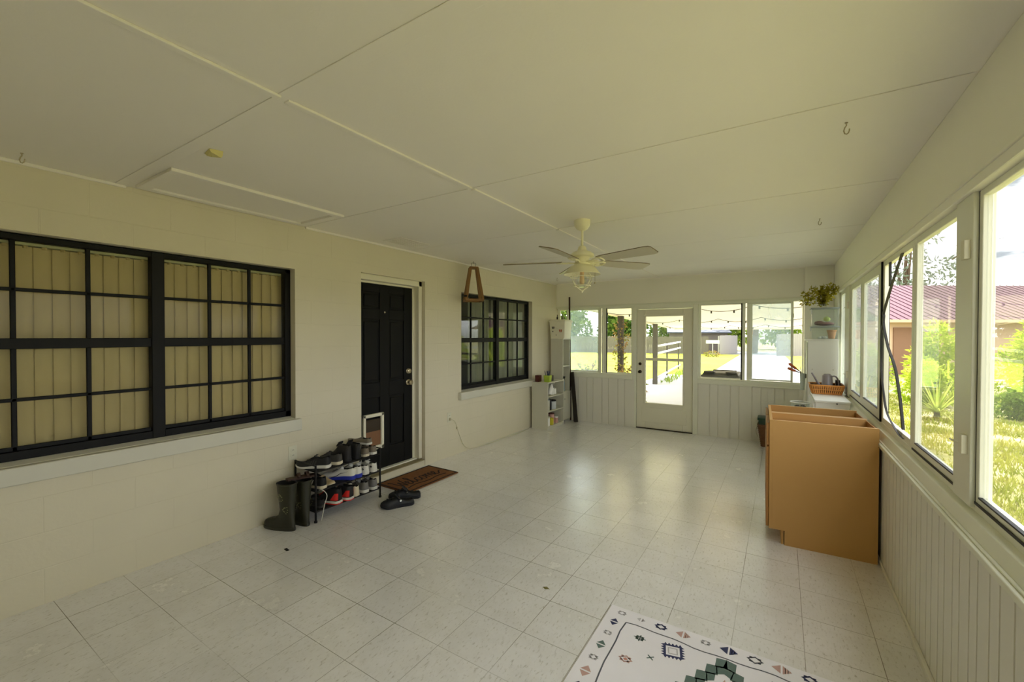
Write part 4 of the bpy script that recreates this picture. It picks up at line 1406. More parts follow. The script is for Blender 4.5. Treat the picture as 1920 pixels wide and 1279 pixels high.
# ---- outlets and cord on the block wall
def outlet(y, z, lab):
    t = thing('wall_outlet', lab, 'outlet', (XL, y, z))
    b = MB().box(0, -0.037, -0.06, 0.006, 0.037, 0.06)
    b.build('cover_plate', M['outlet'], t, bevel=0.003)
    for dz in (-0.022, 0.022):
        b = MB().box(0.006, -0.018, dz - 0.014, 0.009, 0.018, dz + 0.014)
        s_ = b.build('socket', M['outlet'], t, bevel=0.003)
        for dy in (-0.006, 0.006):
            q = MB().box(0.009, dy - 0.001, dz - 0.005, 0.0094, dy + 0.001, dz + 0.006)
            q.build('slot', M['dark_in'], s_, flat=True)  # dark tab in place of the shade inside the slot
    return t
outlet(2.06, 0.525, 'white outlet above the left end of the shoe rack')
outlet(4.083, 0.50, 'white outlet right of the black door with a cord plugged in')
cd = thing('power_cable', 'thin white cord running from the outlet down and along the floor', 'cord', (XL, 4.083, 0))
b = MB().tube(curve([(0.032, 0.0, 0.478), (0.035, 0.06, 0.45), (0.02, 0.11, 0.40), (0.014, 0.14, 0.345), (0.012, 0.20, 0.22), (0.012, 0.28, 0.09), (0.016, 0.40, 0.022), (0.02, 0.55, 0.006), (0.05, 0.9, 0.006), (0.035, 1.2, 0.006), (0.06, 1.55, 0.006), (0.03, 1.95, 0.006)], 8), 0.004, 7)
b.build('wire', M['cord'], cd)
b = MB().box(0.0095, -0.012, 0.462, 0.034, 0.012, 0.494)
b.build('plug', M['cord'], cd, bevel=0.004)
b = MB().lathe([(0.004, 0.325), (0.012, 0.332), (0.012, 0.352), (0.004, 0.36)], c=(0.014, 0.14, 0), n=10)
b.build('cord_switch', M['cord'], cd)

# ---- rug with tribal print
rug = MB()
RX0, RX1, RY0, RY1, RT = -0.798, 0.39, 0.49, 2.323, 0.009
n = 24
def rz(x, y):
    return RT
rug.loft([[(RX0, RY0, 0.0005), (RX1, RY0, 0.0005), (RX1, RY1, 0.0005), (RX0, RY1, 0.0005)], [(RX0, RY0, RT - 0.002), (RX1, RY0, RT - 0.002), (RX1, RY1, RT - 0.002), (RX0, RY1, RT - 0.002)], [(RX0 + 0.003, RY0 + 0.003, RT), (RX1 - 0.003, RY0 + 0.003, RT), (RX1 - 0.003, RY1 - 0.003, RT), (RX0 + 0.003, RY1 - 0.003, RT)]])
def rp(pts, mi, lift=0.0004):
    rug.poly([(x, y, RT + lift) for x, y in pts], mi)
def rline(a, c, w, mi):
    a, c = Vector(a), Vector(c)
    d = (c - a).normalized() * 1.0
    nn = Vector((-d.y, d.x)) * w / 2
    rp([tuple(a + nn), tuple(a - nn), tuple(c - nn), tuple(c + nn)], mi)
NAVY, SLATE, PINK, SAGE, TERRA, FADE = 1, 2, 3, 4, 5, 6
ix0, ix1, iy0, iy1 = RX0 + 0.116, RX1 - 0.116, RY0 + 0.112, RY1 - 0.110
wob = lambda t: 0.006 * math.sin(t * 9) + 0.004 * math.sin(t * 23)
for (a, c) in (((ix0, iy0), (ix0, iy1)), ((ix0, iy1), (ix1, iy1)), ((ix1, iy1), (ix1, iy0)), ((ix1, iy0), (ix0, iy0))):
    N_ = 20
    P = []
    for k in range(N_ + 1):
        t = k / N_
        x, y = a[0] + (c[0] - a[0]) * t, a[1] + (c[1] - a[1]) * t
        e = wob(t * 1.3) * (0 if k in (0, N_) else 1)
        P.append((x + (e if a[0] == c[0] else 0), y + (e if a[1] == c[1] else 0)))
    for k in range(N_):
        rline(P[k], P[k + 1], 0.007, SLATE)
def split_dia(x, y, s, mi, horiz):
    """diamond of two triangles with a pale gap and stripes"""
    for sg in (-1, 1):
        if horiz:
            rp([(x + sg * 0.004, y - s * 0.72), (x + sg * s, y), (x + sg * 0.004, y + s * 0.72)], mi)
        else:
            rp([(x - s * 0.72, y + sg * 0.004), (x, y + sg * s), (x + s * 0.72, y + sg * 0.004)], mi)
    if horiz:
        for k in (0.35, 0.62):
            rline((x + s * k, y - s * 0.5), (x + s * k, y + s * 0.5), 0.003, 0)
def open_dia(x, y, s, mi, w=0.30):
    sx, sy = s, s * 0.72
    o = [(x + sx, y), (x, y + sy), (x - sx, y), (x, y - sy)]
    i = [(x + sx * (1 - w - .15), y), (x, y + sy * (1 - w - .15)), (x - sx * (1 - w - .15), y), (x, y - sy * (1 - w - .15))]
    for k in range(4):
        rp([o[k], o[(k + 1) % 4], i[(k + 1) % 4], i[k]], mi)
        # stepped teeth
        m0 = ((o[k][0] + o[(k + 1) % 4][0]) / 2, (o[k][1] + o[(k + 1) % 4][1]) / 2)
        rp([(m0[0] - 0.006, m0[1] - 0.006), (m0[0] + 0.006, m0[1] - 0.006), (m0[0] + 0.006, m0[1] + 0.006), (m0[0] - 0.006, m0[1] + 0.006)], mi)
seq = ['fade', 'pinktri', 'open', 'tri', 'fadeo', 'navytri', 'opens', 'tri2', 'open', 'fade', 'pinktri']
yb_ = RY1 - 0.047
for k, x in enumerate([-0.724, -0.62, -0.518, -0.409, -0.304, -0.202, -0.092, 0.013, 0.119, 0.225, 0.33]):
    for y in (yb_, RY0 + 0.047):
        kind = seq[k]
        if kind in ('fade', 'fadeo'):
            open_dia(x, y, 0.026, FADE, 0.2)
        elif kind == 'pinktri':
            split_dia(x, y, 0.022, FADE, True)
        elif kind == 'open':
            open_dia(x, y, 0.034, NAVY)
        elif kind == 'opens':
            open_dia(x, y, 0.036, SLATE, 0.2)
        elif kind == 'tri':
            split_dia(x, y, 0.036, PINK, True)
        elif kind == 'navytri':
            split_dia(x, y, 0.040, NAVY, True)
        elif kind == 'tri2':
            split_dia(x, y, 0.040, PINK, True)
k = 0
y = 2.185
while y > RY0 + 0.1:
    for x in (RX0 + 0.060, RX1 - 0.060):
        kd = k % 6
        if kd == 0:
            split_dia(x, y, 0.030, NAVY, False)
        elif kd == 1:
            open_dia(x, y, 0.024, FADE, 0.2)
        elif kd == 2:
            split_dia(x, y, 0.032, SAGE, False)
        elif kd == 3:
            open_dia(x, y, 0.026, PINK if False else FADE, 0.25)
        elif kd == 4:
            split_dia(x, y, 0.036, PINK, False)
        else:
            split_dia(x, y, 0.030, NAVY, False)
    y -= 0.098
    k += 1
def toothed(x, y, s, mi, rot=0.0, teeth=5, w=0.22, tl=0.18):
    """square frame with triangular teeth outside"""
    def R_(p):
        return (x + p[0] * math.cos(rot) - p[1] * math.sin(rot), y + p[0] * math.sin(rot) + p[1] * math.cos(rot))
    o = [(-s, -s), (s, -s), (s, s), (-s, s)]
    i = [(p[0] * (1 - w), p[1] * (1 - w)) for p in o]
    for k in range(4):
        a, c = o[k], o[(k + 1) % 4]
        rp([R_(a), R_(c), R_(i[(k + 1) % 4]), R_(i[k])], mi)
        nx, ny = (c[1] - a[1]) / (2 * s), -(c[0] - a[0]) / (2 * s)
        for t in range(teeth):
            t0, t1 = t / teeth, (t + 0.8) / teeth
            p0 = (a[0] + (c[0] - a[0]) * t0, a[1] + (c[1] - a[1]) * t0)
            p1 = (a[0] + (c[0] - a[0]) * t1, a[1] + (c[1] - a[1]) * t1)
            pm = ((p0[0] + p1[0]) / 2 + nx * s * tl, (p0[1] + p1[1]) / 2 + ny * s * tl)
            rp([R_(p0), R_(pm), R_(p1)], mi)
for (x, y) in ((-0.429, 2.13), (0.021, 2.13), (-0.429, 0.69), (0.021, 0.69)):
    toothed(x, y, 0.042, NAVY, PI / 4 - 0.55, 5, 0.25, 0.3)
    toothed(x, y, 0.022, FADE, PI / 4 - 0.55, 3, 0.25, 0.0)
for (x, y) in ((-0.588, 2.134), (0.18, 2.134), (-0.588, 0.68), (0.18, 0.68)):
    open_dia(x, y, 0.026, SAGE)
    rline((x - 0.03, y), (x + 0.03, y), 0.005, SAGE)
    rline((x, y - 0.024), (x, y + 0.024), 0.005, SAGE)
for (x, y) in ((-0.607, 1.96), (0.199, 1.96), (-0.607, 0.86), (0.199, 0.86)):
    open_dia(x, y, 0.034, PINK, 0.2)
    rp([(x - 0.012, y), (x, y - 0.01), (x + 0.012, y), (x, y + 0.01)], TERRA)
for (x, y) in ((-0.51, 2.031), (0.10, 2.031)):
    rline((x - 0.014, y - 0.012), (x + 0.014, y + 0.012), 0.006, SAGE)
    rline((x - 0.014, y + 0.012), (x + 0.014, y - 0.012), 0.006, SAGE)
# centre medallion: stepped sage diamond with terracotta triangles
cx, cy_ = -0.204, 1.405
hw, hh, st = 0.44, 0.80, 13
for sx in (-1, 1):
    for sy in (-1, 1):
        for k in range(st):
            t = k / st
            xa_, ya_ = cx + sx * hw * t, cy_ + sy * hh * (1 - t)
            dx, dy = hw / st, hh / st
            rp([(xa_, ya_), (xa_ + sx * dx * 1.25, ya_ - sy * dy * 0.15), (xa_ + sx * dx * 1.25, ya_ - sy * dy * 1.15), (xa_ - sx * 0.01, ya_ - sy * dy * 0.95)][::1 if sx * sy < 0 else -1], SAGE)
            rp([(xa_ + sx * 0.0, ya_ - sy * dy * 0.85), (xa_ + sx * dx * 1.1, ya_ - sy * dy * 1.0), (xa_ + sx * dx * 0.9, ya_ - sy * dy * 1.9), (xa_ - sx * 0.0, ya_ - sy * dy * 1.6)][::1 if sx * sy < 0 else -1], SAGE)
for row in range(7):
    yy_ = cy_ + 0.62 - row * 0.2
    ww = hw * (1 - abs(yy_ - cy_) / hh) - 0.05
    k = int(ww / 0.05)
    for j in range(-k, k + 1):
        x = cx + j * 0.05
        rp([(x - 0.022, yy_ - 0.03), (x + 0.022, yy_ - 0.03), (x + 0.006, yy_ + 0.05 - 0.012 * (j % 2))], TERRA if (j + row) % 3 else PINK)
        rp([(x - 0.012, yy_ - 0.05), (x + 0.012, yy_ - 0.05), (x, yy_ - 0.085)], FADE)
def ink(name, c):
    return mat(name, c, 0.95, var=0.25, scale=60)
o = rug.build('area_rug', [mat('rug_pile', (246, 243, 250), 0.95, var=0.1, scale=5, bump=0.25, bscale=500), ink('rug_navy', (62, 66, 104)), ink('rug_slate', (98, 100, 110)), ink('rug_pink', (206, 168, 160)), ink('rug_sage', (104, 124, 118)), ink('rug_terracotta', (196, 136, 120)), ink('rug_faded', (204, 200, 206))], flat=True)
tag(o, 'pale tribal-patterned rug on the floor nearest the camera', 'rug')

# ---- welcome mat
dm = thing('door_mat', 'brown coir doormat with dark script lettering before the black door', 'mat', (-3.245, 3.29, 0), math.radians(-0.6))
b = MB().box(-0.225, -0.375, 0.0005, 0.225, 0.375, 0.012)
b.build('mat_body', M['coir'], dm, bevel=0.003)
b = MB()
for (x0, y0, x1, y1) in ((-0.222, -0.372, 0.222, -0.352), (-0.222, 0.352, 0.222, 0.372), (-0.222, -0.352, -0.202, 0.352), (0.202, -0.352, 0.222, 0.352)):
    b.box(x0, y0, 0.012, x1, y1, 0.0135)
b.build('mat_border', M['coirdark'], dm, flat=True)
strokes = [
    [(-0.06, 0.98), (0.03, 1.02), (0.06, 0.55), (0.12, 0.02), (0.24, 0.72), (0.30, 0.02), (0.44, 0.85), (0.50, 1.02)],          # W
    [(0.47, 0.22), (0.58, 0.36), (0.55, 0.55), (0.47, 0.42), (0.50, 0.08), (0.62, 0.06), (0.72, 0.35)],                           # e
    [(0.72, 0.35), (0.82, 0.85), (0.78, 1.05), (0.73, 0.85), (0.76, 0.15), (0.86, 0.05), (0.93, 0.25)],                           # l
    [(1.16, 0.48), (1.08, 0.55), (0.98, 0.38), (1.00, 0.10), (1.12, 0.06), (1.22, 0.25)],                                         # c
    [(1.36, 0.54), (1.26, 0.45), (1.26, 0.12), (1.38, 0.05), (1.47, 0.25), (1.44, 0.48), (1.36, 0.54), (1.52, 0.46)],              # o
    [(1.56, 0.54), (1.57, 0.04), (1.60, 0.35), (1.70, 0.55), (1.74, 0.06), (1.77, 0.36), (1.87, 0.55), (1.91, 0.08), (2.0, 0.22)],  # m
    [(2.0, 0.22), (2.11, 0.36), (2.08, 0.55), (2.00, 0.42), (2.03, 0.08), (2.15, 0.05), (2.32, 0.30), (2.42, 0.36)],               # e
    [(0.1, -0.28), (0.6, -0.18), (1.2, -0.30), (1.8, -0.20), (2.3, -0.28)]]                                                          # flourish
b = MB()
for s in strokes:
    P = curve([(x, y, 0) for x, y in s], 7)
    Q = [Vector((0.075 - p.y * 0.20, -0.30 + p.x * 0.25, 0.0128)) for p in P]
    b.tube(Q, 0.0085, 6)
for i in range(len(b.v)):
    x, y, z = b.v[i]
    b.v[i] = (x, y, 0.0118 + max(0, z - 0.0118) * 0.25)
b.build('lettering', M['coirdark'], dm)

# ---- small litter on the floor
b = MB().prism([(-0.02, -0.008, 0.0005), (0.018, -0.012, 0.0005), (0.026, 0.004, 0.0005), (-0.015, 0.01, 0.0005)], (0, 0, 0.004))
o = b.build('bark_chip', M['flake'])
o.location = (-2.96, 1.69, 0)
tag(o, 'small dark chip lying on the floor near the rubber boots', 'litter')
b = MB().loft([[(-0.022, 0, 0.0005), (0, -0.012, 0.0005), (0.024, 0.002, 0.0005), (0.002, 0.014, 0.0005)], [(-0.018, 0, 0.003), (0, -0.008, 0.006), (0.02, 0.002, 0.003), (0.002, 0.01, 0.005)]])
o = b.build('dry_leaf', M['leafdry'])
o.location = (-1.19, 2.27, 0)
tag(o, 'small dry leaf lying in the middle of the floor', 'leaf')
# ================================================================== SHOES AND RACK
def lerp_tab(tab, s):
    for (a, va), (c, vc) in zip(tab, tab[1:]):
        if s <= c:
            t = (s - a) / (c - a) if c > a else 0
            return va + (vc - va) * t
    return tab[-1][1]
OUT = [(0, 0.42), (0.03, 0.62), (0.08, 0.76), (0.2, 0.80), (0.4, 0.78), (0.55, 0.86), (0.7, 1.0), (0.82, 0.96), (0.91, 0.76), (0.97, 0.5), (1.0, 0.22)]
LOWH = [(0, 0.86), (0.05, 1.0), (0.2, 0.80), (0.34, 0.80), (0.42, 1.02), (0.5, 0.86), (0.62, 0.66), (0.78, 0.50), (0.92, 0.42), (1.0, 0.22)]
HIGHH = [(0, 0.95), (0.05, 1.0), (0.2, 0.97), (0.36, 1.0), (0.44, 1.02), (0.52, 0.72), (0.64, 0.48), (0.8, 0.37), (0.93, 0.32), (1.0, 0.16)]
CROCH = [(0, 0.34), (0.05, 0.42), (0.2, 0.36), (0.36, 0.52), (0.46, 0.96), (0.58, 1.0), (0.75, 0.86), (0.9, 0.62), (1.0, 0.28)]
SS = [0, 0.015, 0.04, 0.08, 0.14, 0.2, 0.27, 0.33, 0.38, 0.42, 0.46, 0.52, 0.58, 0.64, 0.7, 0.76, 0.82, 0.87, 0.91, 0.95, 0.98, 1.0]
def shoe(name, label, loc, rz, L=0.28, W=0.10, H=0.085, T=0.028, up='white', sole='white', tab=LOWH, accent=None, open_to=0.40, group=None, laces=None, mark=None, heel=None, rot=None, band=None):
    t = thing(name, label, 'shoe', loc, rz, group, rot)
    def sx(s):
        return (s - 0.5) * L
    def bot(s):
        return 0.016 * max(0, (s - 0.72) / 0.28) ** 2 + 0.002 * max(0, (0.08 - s) / 0.08)
    def st(s):
        return T * (1.0 if s < 0.3 else 1.0 - 0.4 * min(1, (s - 0.3) / 0.5))
    # sole
    b = MB()
    rings = []
    for s in SS:
        w = W / 2 * lerp_tab(OUT, s) * 1.06
        z0, z1 = bot(s), bot(s) + st(s)
        rings.append([(sx(s) * 1.02, -w * 0.94, z0), (sx(s) * 1.02, w * 0.94, z0), (sx(s) * 1.03, w * 1.03, (z0 + z1) / 2), (sx(s) * 1.02, w, z1), (sx(s) * 1.02, -w, z1), (sx(s) * 1.03, -w * 1.03, (z0 + z1) / 2)])
    b.loft(rings)
    so = b.build('sole', sole, t, sharp=40)
    if band:
        b = MB()
        rings = []
        for s in SS:
            w = W / 2 * lerp_tab(OUT, s) * 1.075
            z0 = bot(s) - 0.001
            rings.append([(sx(s) * 1.025, -w, z0), (sx(s) * 1.025, w, z0), (sx(s) * 1.025, w, z0 + 0.009), (sx(s) * 1.025, -w, z0 + 0.009)])
        b.loft(rings)
        b.build('outsole', band, so)
    # upper with a real opening
    NR = 15
    b = MB()
    rings = []
    opn = []
    for s in SS:
        w = W / 2 * lerp_tab(OUT, s)
        h = H * lerp_tab(tab, s)
        zb = bot(s) + st(s) - 0.003
        is_open = 0.03 < s <= open_to
        opn.append(is_open)
        r = []
        for j in range(NR):
            th = PI * j / (NR - 1)
            c_, s_ = math.cos(th), math.sin(th)
            y = w * (abs(c_) ** 0.62) * (1 if c_ > 0 else -1)
            z = h * (s_ ** 0.85)
            if is_open:
                if j in (5, 9):
                    y = w * 0.60 * (1 if j == 5 else -1)
                    z = h
                elif j in (6, 8):
                    y = w * 0.50 * (1 if j == 6 else -1)
                    z = h * 0.92
                elif j == 7:
                    y = 0
                    z = h * 0.3
                elif j in (4, 10):
                    y = w * 0.74 * (1 if j == 4 else -1)
                    z = h * 0.97
            r.append((sx(s), y, zb + z))
        rings.append(r)
    o0 = len(b.v)
    b.loft(rings, True, True, 0, closed=False)
    k = 0
    for i in range(len(SS) - 1):
        for j in range(NR - 1):
            if opn[i] and opn[i + 1] and 5 <= j <= 8:
                b.m[k] = 1
            elif heel and SS[i] < 0.16 and not (opn[i] and 5 <= j <= 8):
                b.m[k] = 2
            k += 1
    b.build('upper', [up, M['dark_in'], heel or up], t, sharp=50)
    def side(s, v, sg, off=0.0015):
        w = W / 2 * lerp_tab(OUT, s)
        h = H * lerp_tab(tab, s)
        zb = bot(s) + st(s) - 0.003
        s_ = min(0.999, max(0.0, v)) ** (1 / 0.85)
        c_ = math.sqrt(max(0, 1 - s_ * s_))
        return (sx(s), sg * (w * c_ ** 0.62 + off), zb + h * v)
    if mark == 'swoosh':
        for sg in (-1, 1):
            b = MB()
            lo, hi = [], []
            for i in range(13):
                u = i / 12
                s = 0.74 - 0.56 * u
                vmid = 0.22 + 0.50 * u ** 1.6 - 0.16 * math.sin(PI * min(1, u * 1.6)) * (u < 0.62)
                th = 0.17 * math.sin(PI * min(1, (u * 0.85 + 0.15))) * (1 - u) + 0.02
                lo.append(side(s, vmid - th / 2, sg))
                hi.append(side(s, vmid + th / 2, sg))
            b._add(lo + hi, [(i, i + 1, 14 + i, 13 + i) for i in range(12)])
            b.build('side_mark', accent, t)
    elif mark == 'stripes':
        b = MB()
        for sg in (-1, 1):
            for k in range(3):
                s0 = 0.40 + 0.07 * k
                P = [side(s0 - 0.05 * i / 4, 0.12 + 0.6 * i / 4, sg) for i in range(5)]
                Q = [side(s0 + 0.03 - 0.05 * i / 4, 0.12 + 0.6 * i / 4, sg) for i in range(5)]
                b._add(P + Q, [(i, i + 1, 6 + i, 5 + i) for i in range(4)])
        b.build('side_stripes', accent, t)
    elif mark == 'patch':
        b = MB()
        for sg in (-1, 1):
            g = [[side(0.015 + (0.24 - 0.14 * i / 4) * j / 5, 0.10 + 0.55 * i / 4, sg, 0.002) for j in range(6)] for i in range(5)]
            P = [q_ for r_ in g for q_ in r_]
            b._add(P, [(i * 6 + j, i * 6 + j + 1, i * 6 + j + 7, i * 6 + j + 6) for i in range(4) for j in range(5)])
        b.build('heel_patch', accent, t)
    elif mark == 'dot':
        b = MB()
        for sg in (-1, 1):
            P = [side(0.10 + 0.055 * math.cos(a * PI / 4) + 0.02 * math.sin(a * PI / 4), 0.52 + 0.16 * math.sin(a * PI / 4), sg, 0.0012) for a in range(8)]
            b.poly(P if sg > 0 else P[::-1])
        b.build('heel_logo', accent, t)
    if laces:
        b = MB()
        for k in range(5):
            s = 0.46 + 0.05 * k
            w = W / 2 * lerp_tab(OUT, s) * 0.5
            z = bot(s) + st(s) + H * lerp_tab(tab, s) * 0.99
            b.tube([(sx(s), -w, z - 0.006), (sx(s) + 0.004, 0, z + 0.003), (sx(s + 0.015), w, z - 0.006)], 0.0028, 6)
        z = bot(0.44) + st(0.44) + H * lerp_tab(tab, 0.44)
        b.tube([(sx(0.46), 0.004, z), (sx(0.43), 0.024, z + 0.013), (sx(0.40), 0.03, z + 0.004), (sx(0.45), 0.004, z + 0.002)], 0.0022, 6)
        b.tube([(sx(0.46), -0.004, z), (sx(0.43), -0.024, z + 0.012), (sx(0.41), -0.03, z + 0.003), (sx(0.45), -0.004, z + 0.002)], 0.0022, 6)
        b.build('laces', laces, t)
        b = MB()
        z = bot(0.42) + st(0.42)
        b.loft([[(sx(0.52), -0.02, z + H * 0.80), (sx(0.52), 0.02, z + H * 0.80), (sx(0.52) + 0.004, 0.02, z + H * 0.84), (sx(0.52) + 0.004, -0.02, z + H * 0.84)],
                [(sx(0.42), -0.026, z + H * 1.0), (sx(0.42), 0.026, z + H * 1.0), (sx(0.42) + 0.004, 0.026, z + H * 1.06), (sx(0.42) + 0.004, -0.026, z + H * 1.06)],
                [(sx(0.37), -0.022, z + H * 1.16), (sx(0.37), 0.022, z + H * 1.16), (sx(0.37) + 0.005, 0.022, z + H * 1.18), (sx(0.37) + 0.005, -0.022, z + H * 1.18)]])
        b.build('tongue', up, t)
    return t
def cm(n, c, r=0.7):
    return mat(n, c, r, var=0.15, scale=20)
mBlk, mChar, mGrey, mWhite, mCream, mRed, mBlue, mBeige = cm('shoe_black', (26, 25, 26)), cm('shoe_charcoal', (62, 60, 58)), cm('shoe_grey', (120, 118, 116)), cm('shoe_white', (224, 222, 214)), cm('shoe_cream', (220, 210, 184)), cm('shoe_red', (224, 44, 40)), cm('shoe_blue', (36, 52, 168)), cm('shoe_beige', (200, 178, 138))
mTaupe, mLace = cm('shoe_taupe', (122, 112, 98)), cm('lace_grey', (70, 70, 70))

RKY0, RKY1, RKX0, RKX1 = 2.062, 2.718, -3.472, -3.187
rk = thing('shoe_rack', 'black three-tier metal shoe rack against the block wall', 'shoe rack', ((RKX0 + RKX1) / 2, (RKY0 + RKY1) / 2, 0))
hx, hy = (RKX1 - RKX0) / 2, (RKY1 - RKY0) / 2
for sx_ in (-1, 1):
    for sy in (-1, 1):
        b = MB().cyl((sx_ * hx, sy * hy, 0.012), (sx_ * hx, sy * hy, 0.468), 0.0085, n=12)
        lg = b.build('leg', M['rackmetal'], rk)
        b = MB().cyl((sx_ * hx, sy * hy, 0.0), (sx_ * hx, sy * hy, 0.014), 0.013, n=12)
        b.build('foot_cap', M['rackmesh'], lg)
TZ = (0.086, 0.248, 0.410)
for z in TZ:
    b = MB().box(-hx + 0.004, -hy + 0.004, z - 0.004, hx - 0.004, hy - 0.004, z + 0.004)
    s_ = b.build('shelf', M['rackmesh'], rk, flat=True)
    for sx_ in (-1, 1):
        b = MB().cyl((sx_ * hx, -hy, z), (sx_ * hx, hy, z), 0.0065, n=10)
        b.build('shelf_bar', M['rackmetal'], s_)
for sy in (-1, 1):
    b = MB().cyl((-hx, sy * hy, 0.462), (hx, sy * hy, 0.462), 0.0065, n=10).cyl((-hx, sy * hy, TZ[0]), (hx, sy * hy, TZ[0]), 0.0065, n=10)
    b.build('end_bar', M['rackmetal'], rk)
z1, z2, z3 = TZ[0] + 0.009, TZ[1] + 0.008, TZ[2] + 0.008
SH = lambda y, x=-3.325: (x, y)
gT, gM, gB = 'shoes on the top tier of the rack', 'shoes on the middle tier of the rack', 'shoes on the bottom tier of the rack'
shoe('sneaker', 'black sneaker with white sole at the left end of the top tier', (-3.305, 2.118, z3), PI + 0.62, 0.275, 0.09, 0.07, 0.026, mBlk, mWhite, laces=mBlk, group=gT, mark='stripes', accent=mChar)
shoe('sneaker', 'charcoal sneaker with cream sole, second on the top tier', (-3.315, 2.245, z3), PI + 0.42, 0.275, 0.09, 0.07, 0.026, mChar, mCream, laces=mBlk, group=gT)
shoe('work_boot', 'black ankle boot on the top tier, nearer the sneakers', (-3.322, 2.372, z3), PI + 0.1, 0.27, 0.09, 0.125, 0.022, mBlk, mBlk, HIGHH, laces=mLace, group=gT)
shoe('work_boot', 'black ankle boot on the top tier, nearer the pet door', (-3.322, 2.476, z3), PI + 0.05, 0.27, 0.09, 0.120, 0.022, mBlk, mBlk, HIGHH, laces=mLace, group=gT)
shoe('sneaker', 'taupe sneaker with pale sole beside the black boots on the top tier', (-3.322, 2.573, z3), PI, 0.27, 0.085, 0.062, 0.022, mTaupe, mCream, laces=mBlk, group=gT)
shoe('sneaker', 'taupe sneaker with pale sole at the right end of the top tier', (-3.322, 2.663, z3), PI - 0.04, 0.27, 0.085, 0.062, 0.022, mTaupe, mWhite, laces=mBlk, group=gT)
shoe('slip_on_shoe', 'grey slip-on shoe lying across the pair at the right end of the top tier', (-3.345, 2.612, z3 + 0.093), PI + 0.18, 0.26, 0.082, 0.045, 0.018, mTaupe, mWhite, group=gT)
shoe('slide_sandal', 'black shoe with white marks and cream sole at the left of the middle tier', (-3.315, 2.118, z2), PI + 0.22, 0.26, 0.084, 0.075, 0.024, mBlk, mCream, laces=None, group=gM, mark='stripes', accent=mWhite)
shoe('slip_on_shoe', 'beige slip-on shoe, toe forward on the middle tier', (-3.31, 2.218, z2), 0.06, 0.25, 0.08, 0.055, 0.014, mBeige, mCream, group=gM)
shoe('sneaker', 'white sneaker with blue sole and dark swoosh, nearer the beige shoe', (-3.30, 2.362, z2), PI + 0.52, 0.285, 0.095, 0.072, 0.034, mWhite, mBlue, laces=mGrey, group=gM, mark='swoosh', accent=mBlk)
shoe('sneaker', 'white sneaker with blue sole and dark swoosh, next to the plain white pair', (-3.31, 2.470, z2), PI + 0.06, 0.285, 0.092, 0.072, 0.034, mWhite, mBlue, laces=mGrey, group=gM, mark='swoosh', accent=mBlk)
shoe('sneaker', 'plain white sneaker with dark heel logo beside the blue-soled pair', (-3.315, 2.567, z2), PI, 0.265, 0.086, 0.066, 0.022, mWhite, mWhite, laces=mWhite, group=gM, mark='dot', accent=mBlk)
shoe('sneaker', 'plain white sneaker with dark heel logo at the right end of the middle tier', (-3.315, 2.660, z2), PI, 0.265, 0.086, 0.066, 0.022, mWhite, mWhite, laces=mWhite, group=gM, mark='dot', accent=mBlk)
shoe('slip_on_shoe', 'black low shoe at the left end of the bottom tier', (-3.33, 2.118, z1), PI + 0.2, 0.25, 0.082, 0.055, 0.018, mBlk, mChar, group=gB)
shoe('basketball_shoe', 'black basketball shoe with red heel and white sole, nearer the camera', (-3.295, 2.228, z1), PI + 0.32, 0.285, 0.10, 0.105, 0.026, mBlk, mWhite, HIGHH, laces=mRed, group=gB, mark='patch', accent=mRed, band=mRed)
shoe('basketball_shoe', 'black basketball shoe with red heel and white sole, nearer the cream shoe', (-3.285, 2.345, z1), PI + 0.22, 0.285, 0.10, 0.100, 0.026, mBlk, mWhite, HIGHH, laces=mRed, group=gB, mark='patch', accent=mRed, band=mRed)
shoe('slip_on_shoe', 'cream slip-on shoe between red-heeled and grey shoes on the bottom tier', (-3.30, 2.455, z1), PI, 0.25, 0.086, 0.082, 0.014, mCream, mCream, group=gB)
shoe('sneaker', 'grey sneaker with white sole beside the cream shoe on the bottom tier', (-3.31, 2.557, z1), PI, 0.27, 0.09, 0.076, 0.026, mGrey, mWhite, laces=mWhite, group=gB, mark='stripes', accent=mChar)
shoe('sneaker', 'grey sneaker with white sole at the right end of the bottom tier', (-3.31, 2.655, z1), PI, 0.27, 0.09, 0.076, 0.026, mGrey, mWhite, laces=mWhite, group=gB, mark='stripes', accent=mChar)
b = MB().tube(curve([(-3.20, 2.10, 0.252), (-3.176, 2.12, 0.25), (-3.168, 2.15, 0.20), (-3.17, 2.13, 0.13), (-3.165, 2.11, 0.06), (-3.168, 2.10, 0.01)], 8), 0.003, 6)
tag(b.build('shoelace', mWhite), 'loose white shoelace hanging down in front of the rack', 'shoelace')

